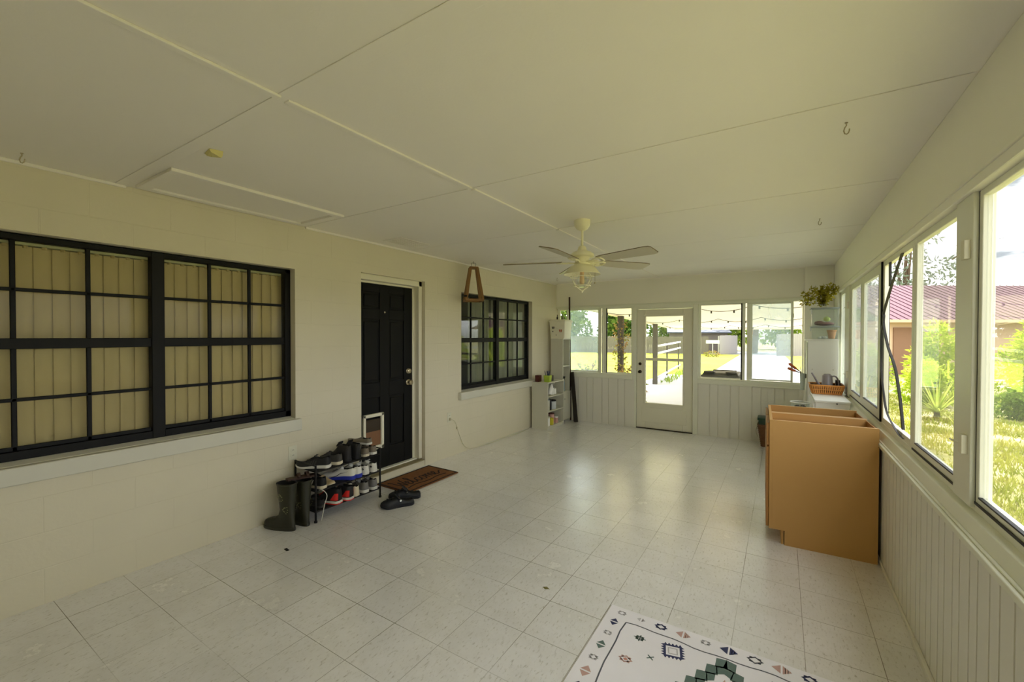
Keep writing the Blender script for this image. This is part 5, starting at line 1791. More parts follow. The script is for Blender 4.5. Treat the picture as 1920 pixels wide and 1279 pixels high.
# rubber boots: horizontal slices
def wellie(label, loc, rz, H=0.37):
    t = thing('rubber_boot', label, 'boot', loc, rz, 'pair of rubber boots')
    def outline(x0, x1, w0, w1, z, n=26):
        P = []
        for i in range(n):
            a = 2 * PI * i / n
            u = (math.cos(a) + 1) / 2
            P.append((x0 + (x1 - x0) * u, (w0 + (w1 - w0) * u) * math.sin(a) * (1 if abs(math.sin(a)) < 0.01 else abs(math.sin(a)) ** -0.25), z))
        return P
    b = MB()
    b.loft([outline(-0.135, 0.152, 0.036, 0.046, 0.0), outline(-0.138, 0.155, 0.038, 0.05, 0.01), outline(-0.136, 0.153, 0.037, 0.048, 0.024)])
    b.build('sole', M['wellie'], t)
    b = MB()
    sl = [(0.02, -0.132, 0.148, 0.036, 0.045), (0.045, -0.132, 0.148, 0.037, 0.045), (0.065, -0.130, 0.135, 0.037, 0.042), (0.08, -0.128, 0.095, 0.037, 0.038), (0.095, -0.127, 0.040, 0.038, 0.036), (0.115, -0.126, 0.008, 0.039, 0.037), (0.16, -0.124, -0.006, 0.042, 0.041), (0.22, -0.128, 0.0, 0.046, 0.046), (0.30, -0.135, 0.012, 0.052, 0.052), (H - 0.012, -0.138, 0.018, 0.054, 0.054), (H - 0.01, -0.142, 0.022, 0.057, 0.057), (H, -0.142, 0.022, 0.057, 0.057), (H, -0.132, 0.012, 0.049, 0.049), (H - 0.1, -0.125, 0.004, 0.044, 0.044), (0.14, -0.115, -0.012, 0.034, 0.034)]
    b.loft([outline(x0, x1, w0, w1, z) for z, x0, x1, w0, w1 in sl])
    k = len(b.m) - 2
    for i in range(26 * 11, 26 * 14):
        b.m[i] = 1
    b.m[-1] = 1
    b.build('shaft', [M['wellie'], M['dark_in']], t, sharp=50)
    b = MB()
    rg = random.Random(4)
    for (cx_, cz_) in ((-0.045, 0.27), (-0.085, 0.175)):
        for k in range(11):
            a = k * 0.62
            r = 0.010 + 0.018 * rg.random()
            x, z = cx_ + r * math.cos(a), cz_ + r * 1.3 * math.sin(a)
            for sg in (-1, 1):
                w = sg * (0.0475 + (z - 0.16) * 0.06)
                b.poly([(x - 0.007, w, z), (x, w, z - 0.003), (x + 0.007, w, z + 0.003), (x, w, z + 0.004)])
    b.build('leaf_print', M['wellieprint'], t, flat=True)
    return t
wellie('olive rubber boot with pale leaf print standing left of the shoe rack', (-3.325, 1.852, 0), PI + 0.30)
wellie('olive rubber boot standing between the printed boot and the shoe rack', (-3.315, 1.992, 0), PI + 0.02, 0.365)
sd_ = thing('leather_sandal', 'brown leather sandal lying on top of the rubber boot next to the rack', 'sandal', (-3.29, 2.0, 0.3655), 1.25)
b = MB().loft([[(x, -w, 0), (x, w, 0), (x, w, 0.014), (x, -w, 0.014)] for x, w in ((-0.11, 0.018), (-0.10, 0.028), (-0.05, 0.03), (0.0, 0.03), (0.06, 0.036), (0.10, 0.028), (0.115, 0.012))])
b.build('sole', mat('sandal_leather', (62, 38, 24), 0.6), sd_)
for x in (0.045, -0.02):
    b = MB()
    r0 = [(x - 0.012, 0.036 * math.cos(a * PI / 10), 0.012 + 0.034 * math.sin(a * PI / 10)) for a in range(11)]
    r1 = [(p[0] + 0.024, p[1], p[2]) for p in r0]
    b._add(r0 + r1, [(i, i + 1, 12 + i, 11 + i) for i in range(10)])
    o = b.build('strap', mat('sandal_strap', (54, 32, 20), 0.55), sd_)
    o.modifiers.new('thickness', 'SOLIDIFY').thickness = 0.003

# clogs
def clog(label, toe, heel):
    d = Vector((toe[0] - heel[0], toe[1] - heel[1], 0))
    c = ((toe[0] + heel[0]) / 2, (toe[1] + heel[1]) / 2, 0.0008)
    t = shoe('foam_clog', label, c, math.atan2(d.y, d.x), 0.285, 0.112, 0.062, 0.03, M['navy'], M['navy'], CROCH, open_to=0.44, group='pair of clogs')
    t['category'] = 'clog'
    b = MB()
    for i in range(3):
        for j in range(-1, 2):
            s = 0.58 + 0.11 * i
            z = 0.026 + 0.062 * lerp_tab(CROCH, s) - abs(j) * 0.007 + 0.0025
            b.cyl(((s - 0.5) * 0.285, j * 0.022, z - 0.004), ((s - 0.5) * 0.285, j * 0.022, z + 0.0006), 0.006, n=8)
    b.build('vent_holes', M['dark_in'], t)  # dark discs in place of the shade inside the holes
    for sg in (-1, 1):
        b = MB().cyl(((0.43 - 0.5) * 0.285, sg * 0.045, 0.064), ((0.43 - 0.5) * 0.285, sg * 0.056, 0.064), 0.009, n=12)
        b.build('rivet', M['chrome'], t)
    b = MB()
    P = [((0.43 - 0.5) * 0.285 + 0.055 * math.sin(a * PI / 12) * 0.75, 0.052 * math.cos(a * PI / 12), 0.064 + 0.034 * math.sin(a * PI / 12)) for a in range(13)]
    b.loft([[(p[0] - 0.002, p[1], p[2] - 0.008), (p[0] + 0.002, p[1], p[2] - 0.008), (p[0] + 0.002, p[1], p[2] + 0.008), (p[0] - 0.002, p[1], p[2] + 0.008)] for p in P])
    b.build('heel_strap', M['navy'], t, bevel=0.001)
clog('navy foam clog on the floor, nearer the camera', (-2.963, 2.535), (-2.811, 2.776))
clog('navy foam clog on the floor, nearer the doormat', (-3.072, 2.725), (-2.875, 2.925))

# ================================================================== SHELVES IN THE FAR LEFT CORNER
bc = thing('bookcase', 'low white bookcase with three open shelves by the smaller black window', 'bookcase', (-3.465, 6.095, 0))
BW, BL_, BH = 0.293, 0.605, 0.767
b = MB().box(0, 0, 0, BW, 0.016, BH - 0.016)
b.build('side_panel', M['cabgrey'], bc, bevel=0.001)
b = MB().box(0, BL_ - 0.016, 0, BW, BL_, BH - 0.016)
b.build('side_panel', M['cabgrey'], bc, bevel=0.001)
b = MB().box(0, -0.006, BH - 0.016, BW + 0.006, BL_ + 0.006, BH)
b.build('top_board', M['cabgrey'], bc, bevel=0.001)
for z in (0.05, 0.295, 0.535):
    b = MB().box(0.004, 0.016, z - 0.016, BW - 0.002, BL_ - 0.016, z)
    b.build('shelf', M['cabgrey'], bc, bevel=0.001)
b = MB().box(0, 0.016, 0.03, 0.004, BL_ - 0.016, BH - 0.016)
b.build('back_panel', M['cabgrey'], bc, flat=True)
b = MB().box(BW - 0.03, 0.016, 0, BW - 0.018, BL_ - 0.016, 0.034)
b.build('plinth', M['cabgrey'], bc, flat=True)

def can(name, label, cat, loc, r, h, col, lidc=None, group=None, taper=1.0):
    t = thing(name, label, cat, loc, 0, group)
    b = MB().lathe([(r * taper, 0), (r, h * 0.98), (r * 0.96, h)], n=20)
    b.build('body', col, t, sharp=40)
    if lidc:
        b = MB().lathe([(r * 1.03, h), (r * 1.03, h + 0.012), (r * 0.95, h + 0.016)], n=20)
        b.build('lid', lidc, t, sharp=40)
    return t
def spray(label, loc, h, col, trig, tilt=(0, 0, 0), group=None, nm='spray_bottle'):
    t = thing(nm, label, 'bottle', loc, 0, group, tilt)
    b = MB().lathe([(0.034, 0), (0.036, 0.01), (0.036, h * 0.55), (0.026, h * 0.7), (0.013, h * 0.8), (0.013, h * 0.86)], n=18)
    b.build('body', col, t, sharp=50)
    b = MB().box(-0.012, -0.012, h * 0.86, 0.04, 0.012, h * 0.94).box(-0.025, -0.014, h * 0.94, 0.045, 0.014, h).bar((0.028, 0, h * 0.88), (0.04, 0, h * 0.74), 0.012, 0.006, (1, 0, 0))
    b.build('trigger', trig, t, bevel=0.003)
    return t
mW2, mBk2 = M['cabwhite'], mat('black_plastic', (24, 24, 26), 0.4)
sx3, sx2, sx1 = 0.5355, 0.2955, 0.0505
spray('white spray bottle leaning on the top shelf of the bookcase', (-3.235, 6.285, sx3 + 0.018), 0.215, mW2, M['cabgrey'], (math.radians(-24), 0, 0))
can('jar', 'dark jar on the top shelf of the bookcase, behind the spray bottle', 'jar', (-3.33, 6.19, sx3), 0.036, 0.10, mat('dark_jar', (60, 48, 44), 0.4), M['maroon'])
can('tin', 'small white tin right of the spray bottle on the top shelf', 'tin', (-3.26, 6.43, sx3), 0.03, 0.11, mW2, M['lid'])
can('tin', 'squat white tin at the far end of the top shelf', 'tin', (-3.27, 6.52, sx3), 0.035, 0.085, mW2, M['cabgrey'])
for k, (y, c, l) in enumerate(((6.155, mBk2, 'black aerosol can nearest the side panel on the middle shelf'), (6.225, M['cabgrey'], 'pale aerosol can on the middle shelf, between two dark ones'), (6.292, mBk2, 'black aerosol can beside the white tub on the middle shelf'))):
    can('aerosol_can', l, 'can', (-3.235, y, sx2), 0.029, 0.165, c, M['lid'] if k == 1 else mBk2, 'aerosol cans on the middle shelf')
can('tub', 'white tub with black lid on the middle shelf', 'tub', (-3.26, 6.43, sx2), 0.066, 0.13, mat('pale_tub', (206, 212, 216), 0.4), mBk2)
can('paint_can', 'white paint can nearest the side panel on the bottom shelf', 'can', (-3.245, 6.185, sx1), 0.062, 0.13, mW2, M['cabgrey'])
can('paint_can', 'white can with dark label band stacked on the bottom shelf behind', 'can', (-3.375, 6.20, sx1), 0.05, 0.15, mW2, mBk2)
can('tub', 'yellow-green tub on the bottom shelf', 'tub', (-3.225, 6.31, sx1), 0.046, 0.095, M['yellowgreen'], M['yellowgreen'])
can('jar', 'pinkish jar on top of the bottom shelf row', 'jar', (-3.265, 6.41, sx1), 0.05, 0.16, M['pinkish'], M['maroon'])
can('jar', 'small pinkish jar at the far end of the bottom shelf', 'jar', (-3.235, 6.52, sx1), 0.038, 0.085, M['pinkish'], mW2)

# on top of the bookcase
gp = thing('desk_pot', 'square lime green pot full of dark pens on the bookcase', 'pot', (-3.245, 6.235, BH + 0.0005), 0.1)
b = MB().loft([[(-0.045, -0.045, 0), (0.045, -0.045, 0), (0.045, 0.045, 0), (-0.045, 0.045, 0)], [(-0.055, -0.055, 0.105), (0.055, -0.055, 0.105), (0.055, 0.055, 0.105), (-0.055, 0.055, 0.105)], [(-0.049, -0.049, 0.105), (0.049, -0.049, 0.105), (0.049, 0.049, 0.105), (-0.049, 0.049, 0.105)], [(-0.044, -0.044, 0.02), (0.044, -0.044, 0.02), (0.044, 0.044, 0.02), (-0.044, 0.044, 0.02)]])
b.build('pot_body', M['lime'], gp, bevel=0.003)
pen0 = None
rg = random.Random(9)
for k in range(7):
    if pen0 is None:
        b = MB().cyl((0, 0, 0), (0, 0, 0.14), 0.0055, n=8).cyl((0, 0, 0.14), (0, 0, 0.155), 0.0055, 0.002, n=8)
        pen0 = b.build('pen', M['bluepen'])
        o = pen0
    else:
        o = pen0.copy()
        C.objects.link(o)
    o.location = (-3.245 + rg.uniform(-0.02, 0.02), 6.235 + rg.uniform(-0.02, 0.02), BH + 0.03)
    o.rotation_euler = (rg.uniform(-0.32, 0.1), rg.uniform(-0.25, 0.25), 0)
    tag(o, 'dark blue pen standing in the lime green pot', 'pen', 'pens in the lime green pot')
b = MB().box(-0.035, -0.05, 0, 0.035, 0.05, 0.105)
o = b.build('small_box', M['maroon'], bevel=0.003)
o.location = (-3.385, 6.17, BH + 0.0005)
tag(o, 'maroon box left of the lime green pot', 'box')
b = MB().box(-0.03, -0.04, 0, 0.03, 0.04, 0.095)
o = b.build('small_box', M['darkbrown'], bevel=0.003)
o.location = (-3.255, 6.37, BH + 0.0005)
tag(o, 'dark brown box right of the lime green pot', 'box')

tw = thing('shelf_tower', 'tall narrow white shelf tower in the far left corner', 'cabinet', (-3.445, 6.735, 0))
TW, TL, TH = 0.235, 0.29, 1.474
for y in (0, TL - 0.015):
    b = MB().box(0, y, 0, TW, y + 0.015, TH - 0.015)
    b.build('side_panel', M['cabgrey'], tw, bevel=0.001)
b = MB().box(-0.005, -0.005, TH - 0.015, TW + 0.008, TL + 0.005, TH)
b.build('top_board', M['cabgrey'], tw, bevel=0.001)
for z in (0.06, 0.545, 0.995):
    b = MB().box(0.004, 0.015, z - 0.015, TW - 0.004, TL - 0.015, z)
    b.build('shelf', M['cabgrey'], tw, bevel=0.001)
b = MB().box(0, 0.015, 0, 0.004, TL - 0.015, TH - 0.015)
b.build('back_panel', M['cabgrey'], tw, flat=True)
b = MB().box(TW, 0.002, 0.055, TW + 0.014, TL - 0.002, 0.54)
d_ = b.build('door', M['cabgrey'], tw, bevel=0.002)
b = MB().cyl((TW + 0.014, 0.03, 0.42), (TW + 0.03, 0.03, 0.42), 0.008, n=10)
b.build('knob', M['chrome'], d_)
spray('pale blue spray bottle with black trigger inside the shelf tower', (-3.27, 6.86, 0.5455), 0.26, mat('pale_blue_plastic', (150, 168, 184), 0.4), mBk2)

pt = thing('lidded_canister', 'cream lidded canister printed with butterflies on top of the shelf tower', 'canister', (-3.315, 6.86, TH + 0.0005))
def sqring(h, z, r=0.02, n=5):
    P = []
    for (sx_, sy, a0) in ((1, 1, 0), (-1, 1, PI / 2), (-1, -1, PI), (1, -1, 1.5 * PI)):
        for i in range(n):
            a = a0 + PI / 2 * i / (n - 1)
            P.append((sx_ * (h - r) + r * math.cos(a), sy * (h - r) + r * math.sin(a), z))
    return P
b = MB().loft([sqring(0.132, 0), sqring(0.134, 0.01), sqring(0.152, 0.285)])
rg = random.Random(2)
def wing(b, cx_, cz_, s, mi):
    for sg in (-1, 1):
        for (dx, dz, r) in ((0.5, 0.45, 0.55), (0.42, -0.35, 0.42)):
            P = []
            for a in range(9):
                t = 2 * PI * a / 9
                x = cx_ + s * (sg * dx + r * math.cos(t) * 0.8)
                z = cz_ + s * (dz + r * math.sin(t))
                yy_ = -(0.134 + 0.018 * z / 0.285) - 0.0012
                P.append((x, yy_, z))
            b.poly(P, mi)
wing(b, 0.065, 0.13, 0.030, 1)
wing(b, -0.075, 0.185, 0.026, 2)
wing(b, -0.085, 0.12, 0.014, 2)
wing(b, -0.02, 0.06, 0.010, 2)
for k in range(9):
    b.poly([(-0.06 + k * 0.013, -0.1475 - 0.0012, 0.20 - 0.006 * k), (-0.055 + k * 0.013, -0.1475 - 0.0012, 0.202 - 0.006 * k), (-0.052 + k * 0.013, -0.1475 - 0.0012, 0.197 - 0.006 * k)], 2)
b.build('canister_body', [M['white'], M['orangewing'], M['blackwing']], pt, sharp=45)
b = MB().loft([sqring(0.16, 0.285), sqring(0.163, 0.29), sqring(0.163, 0.315), sqring(0.155, 0.325), sqring(0.11, 0.335)])
b.build('lid', M['white'], pt, sharp=45)
for k, (x, y, h, c, l) in enumerate(((-3.36, 6.82, 0.075, M['darkbrown'], 'tiny dark bottle on the canister lid nearer the block wall'), (-3.275, 6.85, 0.085, mat('olive_bottle', (110, 104, 60), 0.4), 'tiny olive bottle on the canister lid nearer the window'))):
    t = thing('mini_bottle', l, 'bottle', (x, y, TH + 0.336))
    b = MB().lathe([(0.014, 0), (0.016, h * 0.55), (0.007, h * 0.7), (0.007, h)], n=12)
    b.build('body', c, t)
    b = MB().cyl((0, 0, h), (0, 0, h + 0.01), 0.009, n=10)
    b.build('cap', mBk2, t)

b = MB().cyl((-3.205, 7.056, 0.0), (-3.237, 7.056, 2.22), 0.014, n=12)
tag(b.build('steel_pole', M['rust']), 'thin rusty pole standing upright behind the shelf tower', 'pole')
b = MB().bar((-3.045, 6.93, 0.006), (-3.162, 7.012, 0.875), 0.075, 0.022, (0.2, 1, 0))
tag(b.build('leaning_plank', M['plank'], bevel=0.003), 'dark stained plank leaning beside the shelf tower', 'plank')
b = MB().bar((-3.10, 6.985, 0.004), (-3.165, 7.045, 0.70), 0.03, 0.018, (0.2, 1, 0))
tag(b.build('leaning_stick', M['rust'], bevel=0.003), 'narrow reddish stick leaning behind the dark plank', 'stick')

# ================================================================== BOARD CABINET BY THE WINDOWS
mc = thing('base_cabinet', 'open-topped brown particle board base cabinet under the windows', 'cabinet', (0.555, 3.690, 0), math.radians(2.0))
CD, CW_, CH = 0.605, 0.80, 0.908
def side_pan(y, nm='side_panel'):
    b = MB()
    b.prism([(0, y, 0), (-0.525, y, 0), (-0.525, y, 0.105), (-CD, y, 0.105), (-CD, y, CH), (0, y, CH)], (0, 0.016, 0))
    return b.build(nm, [M['mdf']], mc, flat=True)
side_pan(0)
side_pan(CW_ - 0.016)
b = MB().box(-CD + 0.0, 0.36, 0.12, -0.008, 0.376, CH - 0.002)
b.build('partition', M['mdf'], mc, flat=True)
b = MB().box(-CD + 0.0, 0.392, 0.12, -0.008, 0.408, CH - 0.002)
b.build('partition', M['mdf'], mc, flat=True)
b = MB().box(-0.008, 0.016, 0.105, -0.002, CW_ - 0.016, CH - 0.01)
b.build('back_panel', M['mdfin'], mc, flat=True)
b = MB().box(-CD + 0.002, 0.016, 0.105, -0.008, 0.36, 0.121).box(-CD + 0.002, 0.408, 0.105, -0.008, CW_ - 0.016, 0.121)
b.build('bottom_board', M['mdfin'], mc, flat=True)
b = MB().box(-0.545, 0.016, 0.0, -0.53, CW_ - 0.016, 0.105)
b.build('toe_board', M['mdf'], mc, flat=True)
# face frame
b = MB()
for y in (0.0, 0.365, CW_ - 0.035):
    b.box(-CD - 0.019, y, 0.105, -CD, y + 0.035, CH)
for y0, y1 in ((0.035, 0.365), (0.40, CW_ - 0.035)):
    b.box(-CD - 0.019, y0, CH - 0.035, -CD, y1, CH).box(-CD - 0.019, y0, 0.105, -CD, y1, 0.14).box(-CD - 0.019, y0, 0.70, -CD, y1, 0.735)
b.build('face_frame', M['mdf'], mc, bevel=0.001)
for y0, y1 in ((0.006, 0.385), (0.40, CW_ - 0.006)):
    b = MB().box(-CD - 0.038, y0 + 0.004, 0.115, -CD - 0.020, y1 - 0.004, 0.705)
    d_ = b.build('door', M['mdfin'], mc, bevel=0.003)
    b = MB().box(-CD - 0.038, y0 + 0.004, 0.72, -CD - 0.020, y1 - 0.004, CH - 0.025)
    b.build('drawer_front', M['mdfin'], mc, bevel=0.003)
# drawer boxes inside
b = MB().box(-CD + 0.01, 0.03, 0.76, -0.20, 0.042, 0.86).box(-CD + 0.01, 0.335, 0.76, -0.20, 0.347, 0.86).box(-0.212, 0.042, 0.76, -0.20, 0.335, 0.86).box(-CD + 0.01, 0.042, 0.765, -0.212, 0.335, 0.772)
b.build('drawer_box', M['mdfin'], mc, flat=True)
for y0 in (0.0, 0.36, 0.392, CW_ - 0.016):
    b = MB().box(-CD + 0.001, y0 + 0.0005, CH - 0.0015, -0.001, y0 + 0.0155, CH + 0.0012)
    b.build('edge_band', M['mdfedge'], mc, flat=True)
# ================================================================== WHITE CORNER UNITS
lc = thing('low_cabinet', 'low white cabinet under the windows with a wicker basket on top', 'cabinet', (0.285, 5.22, 0))
b = MB().box(0.008, 0.008, 0.0, 0.282, 0.87, 0.865)
b.build('cabinet_body', M['cabwhite'], lc, bevel=0.002)
b = MB().box(0, 0, 0.865, 0.288, 0.875, 0.885)
b.build('top_board', M['cabwhite'], lc, bevel=0.003)
for y0 in (0.012, 0.44):
    b = MB().box(-0.008, y0, 0.05, 0.008, y0 + 0.42, 0.85)
    d_ = b.build('door', M['cabwhite'], lc, bevel=0.002)
    b = MB().cyl((-0.024, y0 + 0.03, 0.6), (-0.008, y0 + 0.03, 0.6), 0.009, n=10)
    b.build('knob', M['chrome'], d_)
b = MB().cyl((0.18, 0.0, 0.86), (0.18, 0.008, 0.86), 0.006, n=8)
b.build('screw_cap', M['black'], lc)

tc_ = thing('tower_cabinet', 'tall plain white cabinet in the far right corner carrying clear bins', 'cabinet', (0.262, 6.2, 0))
b = MB().box(0.006, 0.004, 0, 0.298, 0.36, 1.47)
b.build('cabinet_body', M['cabwhite'], tc_, bevel=0.002)
b = MB().box(-0.018, -0.004, 1.47, 0.302, 0.365, 1.488)
b.build('top_board', M['cabwhite'], tc_, bevel=0.002)
for z in (1.13,):
    for x in (0.05, 0.25):
        b = MB().cyl((x, 0.0, z), (x, 0.0045, z), 0.006, n=8)
        b.build('screw_cap', M['cabgrey'], tc_)
b = MB().box(0.0, 0.02, 0.05, 0.006, 0.345, 1.45)
b.build('door', M['cabgrey'], tc_, bevel=0.002)

def bin_box(label, loc, w, d, h):
    t = thing('storage_bin', label, 'bin', loc, 0, 'clear bins on the white tower cabinet')
    def ring(i, z, k=1.0):
        return [(-(w / 2 - i) * k, -(d / 2 - i) * k, z), ((w / 2 - i) * k, -(d / 2 - i) * k, z), ((w / 2 - i) * k, (d / 2 - i) * k, z), (-(w / 2 - i) * k, (d / 2 - i) * k, z)]
    b = MB().loft([ring(0, 0, 0.93), ring(0, h, 1.0), ring(0.003, h, 1.0), ring(0.003, 0.004, 0.93)])
    b.build('bin_body', M['plastic'], t, bevel=0.004)
    b = MB().loft([ring(-0.006, h), ring(-0.008, h + 0.006), ring(-0.006, h + 0.014), ring(0.01, h + 0.016)])
    b.build('lid', M['lid'], t, bevel=0.002)
    for sg in (-1, 1):
        b = MB().box(sg * (w / 2 - 0.002), -0.03, h * 0.72, sg * (w / 2 + 0.008), 0.03, h)
        b.build('latch', M['cabwhite'], t, bevel=0.002)
    return t
bin_box('lower clear storage bin with a clay pot inside on the white tower cabinet', (0.435, 6.375, 1.4885), 0.265, 0.26, 0.138)
bin_box('upper clear storage bin with red and green contents on the white tower cabinet', (0.435, 6.375, 1.6435), 0.265, 0.26, 0.205)
b = MB().lathe([(0.03, 0), (0.044, 0.085), (0.05, 0.088), (0.05, 0.105), (0.042, 0.105), (0.03, 0.02)], n=20)
o = b.build('clay_pot', M['terracotta'], sharp=45)
o.location = (0.505, 6.33, 1.494)
tag(o, 'small orange clay pot inside the lower clear bin', 'pot')
b = MB()
for k in range(3):
    b.ball((k * 0.03, 0.01 * (k % 2), 0.015), 0.02, 0.016, 0.015, n=10, k=6)
o = b.build('crumpled_cloth', M['cabwhite'])
o.location = (0.385, 6.31, 1.494)
tag(o, 'crumpled white cloth inside the lower clear bin', 'cloth')
b = MB()
rg = random.Random(8)
b.ball((0, 0, 0.022), 0.10, 0.09, 0.022, n=16, k=8)
b.ball((-0.05, 0.01, 0.035), 0.05, 0.05, 0.026, n=12, k=6)
o = b.build('folded_cloth', M['redfruit'])
o.location = (0.435, 6.36, 1.650)
tag(o, 'dull red cloth heap inside the upper clear bin', 'cloth')
b = MB().ball((0, 0, 0.032), 0.035, 0.03, 0.03, n=14, k=8).cyl((0, 0, 0.06), (0.004, 0, 0.07), 0.004, n=6)
o = b.build('gourd', M['greenball'])
o.location = (0.455, 6.315, 1.696)
tag(o, 'pale green gourd lying on red cloth in the upper clear bin', 'gourd')

vp = thing('trailing_plant', 'yellow-green leafy plant spreading on top of the clear bins', 'plant', (0.43, 6.37, 1.8605))
b = MB().lathe([(0.028, 0), (0.04, 0.05), (0.036, 0.055), (0.03, 0.045)], n=16)
b.build('plant_pot', M['plastic'], vp)
rg = random.Random(21)
b = MB()
lv = MB()
tips = [(-0.20, -0.02, 0.08), (-0.19, 0.0, 0.17), (-0.13, -0.03, 0.22), (-0.08, 0.03, 0.22), (0.0, 0.0, 0.20), (0.05, -0.03, 0.26), (0.10, 0.02, 0.25), (0.125, 0.0, 0.20), (0.06, -0.04, 0.13), (0.03, -0.03, 0.10), (0.0, 0.04, 0.25), (-0.16, 0.03, 0.13)]
for tpt in tips:
    tpt = Vector(tpt)
    P = curve([(0, 0, 0.03), (tpt.x * 0.3, tpt.y * 0.5, max(0.05, tpt.z * 0.75)), tuple(tpt)], 6)
    b.tube(P, 0.0028, 5)
    for k in range(3, len(P)):
        for _ in range(3):
            d = (rnd_dir(rg) + Vector((0, 0, 0.1))).normalized()
            lv.leaf(P[k] + d * 0.006, d, rnd_dir(rg), rg.uniform(0.025, 0.05), rg.uniform(0.02, 0.034))
    for _ in range(22):
        d = rnd_dir(rg)
        lv.leaf(tpt + d * 0.022, d, rnd_dir(rg), rg.uniform(0.022, 0.045), rg.uniform(0.018, 0.03))
for i, p in enumerate(lv.v):
    lv.v[i] = (min(p[0], 0.145), max(-0.14, min(p[1], 0.5)), max(p[2], 0.008))
b.build('stem', M['bark'], vp)
lv.build('foliage', M['vine'], vp, flat=True)

# wicker basket with watering can
wk = thing('wicker_basket', 'orange wicker basket on the low white cabinet holding a watering can', 'basket', (0.425, 5.905, 0.8855))
def rr(hx_, hy_, r, z, n=6):
    P = []
    for (sx_, sy, a0) in ((1, 1, 0), (-1, 1, PI / 2), (-1, -1, PI), (1, -1, 1.5 * PI)):
        for i in range(n):
            a = a0 + PI / 2 * i / (n - 1)
            P.append(Vector((sx_ * (hx_ - r) + r * math.cos(a), sy * (hy_ - r) + r * math.sin(a), z)))
    return P
def densify(P, k):
    L = [(P[(i + 1) % len(P)] - P[i]).length for i in range(len(P))]
    tot = sum(L)
    out = []
    for j in range(k):
        s = tot * j / k
        i = 0
        while s > L[i]:
            s -= L[i]
            i += 1
        out.append(P[i].lerp(P[(i + 1) % len(P)], s / L[i] if L[i] else 0))
    return out
NB = 120
lowp, higp = densify(rr(0.128, 0.135, 0.03, 0.004), NB), densify(rr(0.15, 0.16, 0.03, 0.098), NB)
b = MB().loft([lowp, higp, [p * 0.97 + Vector((0, 0, p.z * 0.03)) for p in higp], [p * 0.96 + Vector((0, 0, 0.006)) for p in lowp]])
b.build('basket_shell', M['wickerdark'], wk)
b = MB()
for j in range(0, NB):
    a, c = lowp[j], higp[(j + (1 if j % 2 else -1)) % NB]
    off = Vector((a.x, a.y, 0)).normalized() * 0.004
    m_ = a.lerp(c, 0.5) + off * (2.0 if j % 2 else 0.6)
    b.tube([a + off * 0.5, m_, c + off * 0.5], 0.0042, 5)
b.build('woven_strands', M['wicker'], wk)
b = MB()
for z, hx_, hy_ in ((0.100, 0.152, 0.162), (0.053, 0.143, 0.152), (0.008, 0.131, 0.138)):
    b.tube(densify(rr(hx_, hy_, 0.03, z), 60), 0.007 if z > 0.09 else 0.005, 7, closed=True)
b.build('basket_rim', M['wicker'], wk)
wc = thing('watering_can', 'mauve grey watering can with long spout in the wicker basket', 'watering can', (0.435, 5.89, 0.899))
b = MB().lathe([(0.055, 0), (0.056, 0.005), (0.047, 0.185), (0.044, 0.188), (0.03, 0.205), (0.028, 0.205)], n=28)
b.build('can_body', M['can'], wc, sharp=50)
b = MB().tube(curve([(-0.05, 0, 0.05), (-0.085, 0, 0.10), (-0.115, 0, 0.16), (-0.145, 0, 0.212)], 6), [0.012] * 7 + [0.010] * 6 + [0.008] * 6, 10)
b.build('spout', M['can'], wc)
b = MB().tube(curve([(0.04, 0, 0.18), (0.075, 0, 0.178), (0.098, 0, 0.13), (0.098, 0, 0.06), (0.06, 0, 0.03)], 7), 0.008, 8)
b.build('handle', M['can'], wc)
b = MB().box(-0.02, -0.045, 0, 0.02, 0.045, 0.135)
o = b.build('small_box', M['darkbrown'], bevel=0.003)
o.location = (0.535, 5.97, 0.899)
tag(o, 'dark brown box standing behind the watering can in the wicker basket', 'box')
b = MB().ball((0, 0, 0.045), 0.05, 0.05, 0.045, n=14, k=8)
o = b.build('dark_bulb', M['wickerdark'])
o.location = (0.345, 5.985, 0.899)
tag(o, 'dark rounded bundle behind the spout in the wicker basket', 'bundle')

# garden tools in a pale tube on the tower cabinet
tb = thing('tool_tube', 'pale plastic tube hanging on the left side of the white tower cabinet', 'tube', (0.222, 6.36, 0.86))
b = MB().lathe([(0.022, 0), (0.028, 0.205), (0.025, 0.205), (0.02, 0.006)], n=18)
b.build('tube_body', mat('pale_blue_tube', (210, 222, 222), 0.35), tb, sharp=50)
b = MB().box(0.024, -0.01, 0.15, 0.045, 0.01, 0.2)
b.build('hook', M['lid'], tb)
def tool(name, label, p, q):
    t = thing(name, label, 'garden tool', (0, 0, 0))
    p, q = Vector(p), Vector(q)
    t.location = q
    v = p - q
    e = v * 0.44
    b = MB().tube([e, e.lerp(v, 0.15), e.lerp(v, 0.5), e.lerp(v, 0.85), v], [0.011, 0.0165, 0.015, 0.017, 0.011], 12)
    b.build('handle', M['handle'], t)
    b = MB().tube([Vector((0, 0, 0)), e * 0.5, e * 1.02], [0.006, 0.006, 0.009], 8)
    b.build('ferrule', M['dbrass'], t)
    b = MB().loft([[Vector(c) for c in ((-0.012, -0.004, 0.0), (0.012, -0.004, 0.0), (0.012, 0.004, 0.0), (-0.012, 0.004, 0.0))], [(-0.016, -0.003, -0.05), (0.016, -0.003, -0.05), (0.016, 0.003, -0.05), (-0.016, 0.003, -0.05)], [(-0.002, -0.002, -0.14), (0.002, -0.002, -0.14), (0.002, 0.002, -0.14), (-0.002, 0.002, -0.14)]])
    b.build('blade', M['chrome'], t, bevel=0.001)
tool('hand_trowel', 'hand tool with red-brown wooden handle, upper of the two in the pale tube', (0.08, 6.33, 1.185), (0.222, 6.355, 1.065))
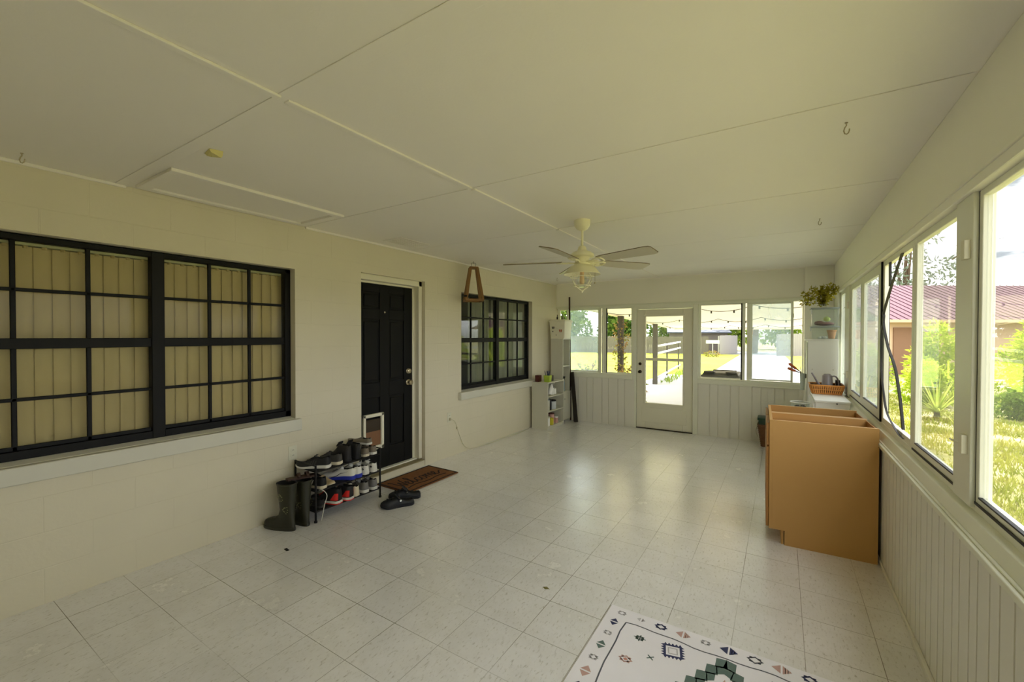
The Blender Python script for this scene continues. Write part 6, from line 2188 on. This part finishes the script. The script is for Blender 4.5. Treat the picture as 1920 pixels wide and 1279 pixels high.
tool('hand_fork', 'hand tool with red-brown wooden handle, lower of the two in the pale tube', (0.068, 6.35, 1.125), (0.219, 6.372, 1.06))
b = MB().cyl((0.232, 6.345, 0.93), (0.20, 6.335, 1.15), 0.004, n=8)
tag(b.build('white_rod', M['cabwhite']), 'thin white rod sticking out of the pale tube', 'rod')

# things behind the board cabinet
t = thing('clear_tub', 'tall clear plastic tub behind the board cabinet beside the low white cabinet', 'tub', (0.175, 5.55, 0))
b = MB().lathe([(0.07, 0), (0.085, 0.80), (0.093, 0.803), (0.093, 0.81), (0.08, 0.81), (0.066, 0.006)], n=24)
b.build('tub_body', M['plastic'], t, sharp=50)
b = MB().tube([(0.088 * math.cos(a * PI / 12), 0.088 * math.sin(a * PI / 12), 0.812) for a in range(24)], 0.005, 6, closed=True)
b.build('tub_rim', M['cabwhite'], t)
for k in range(2):
    b = MB().ball((0, 0, 0), 0.03, 0.03, 0.028, n=10, k=6).cyl((0, 0, -0.05), (0, 0, 0), 0.012, n=8)
    o = b.build('tool_grip', M['black'])
    o.location = (0.15 + 0.05 * k, 5.54 + 0.02 * k, 0.755)
    tag(o, ('dark round grip inside the clear tub, nearer the glazed door', 'dark round grip inside the clear tub, nearer the low white cabinet')[k], 'grip')

fb = thing('floor_basket', 'brown wicker basket on the floor by the far panel wall', 'basket', (-0.14, 6.87, 0))
lowp, higp = densify(rr(0.085, 0.09, 0.03, 0.0), 72), densify(rr(0.13, 0.13, 0.03, 0.31), 72)
b = MB().loft([lowp, higp, [p * 0.95 + Vector((0, 0, p.z * 0.05)) for p in higp], [p * 0.93 + Vector((0, 0, 0.01)) for p in lowp]])
b.build('basket_shell', M['wickerdark'], fb)
b = MB()
for k in range(12):
    z = 0.012 + k * 0.026
    f = z / 0.31
    b.tube(densify(rr(0.087 + 0.045 * f, 0.092 + 0.04 * f, 0.03, z), 48), 0.006, 5, closed=True)
b.build('woven_rings', M['wickerdark'], fb)
b = MB().tube(curve([(-0.135, -0.05, 0.27), (-0.155, -0.03, 0.20), (-0.13, -0.02, 0.12)], 6), 0.006, 6)
b.build('handle', M['cabgrey'], fb)
b = MB().loft([[p for p in rr(0.105, 0.105, 0.02, 0.0)], [p for p in rr(0.12, 0.12, 0.02, 0.20)], [p for p in rr(0.132, 0.132, 0.02, 0.205)], [p for p in rr(0.132, 0.132, 0.02, 0.235)], [p for p in rr(0.10, 0.10, 0.02, 0.24)]])
o = b.build('green_tub', M['greendark'], sharp=40)
o.location = (-0.14, 6.87, 0.165)
tag(o, 'dark green lidded tub sitting in the brown floor basket', 'tub')
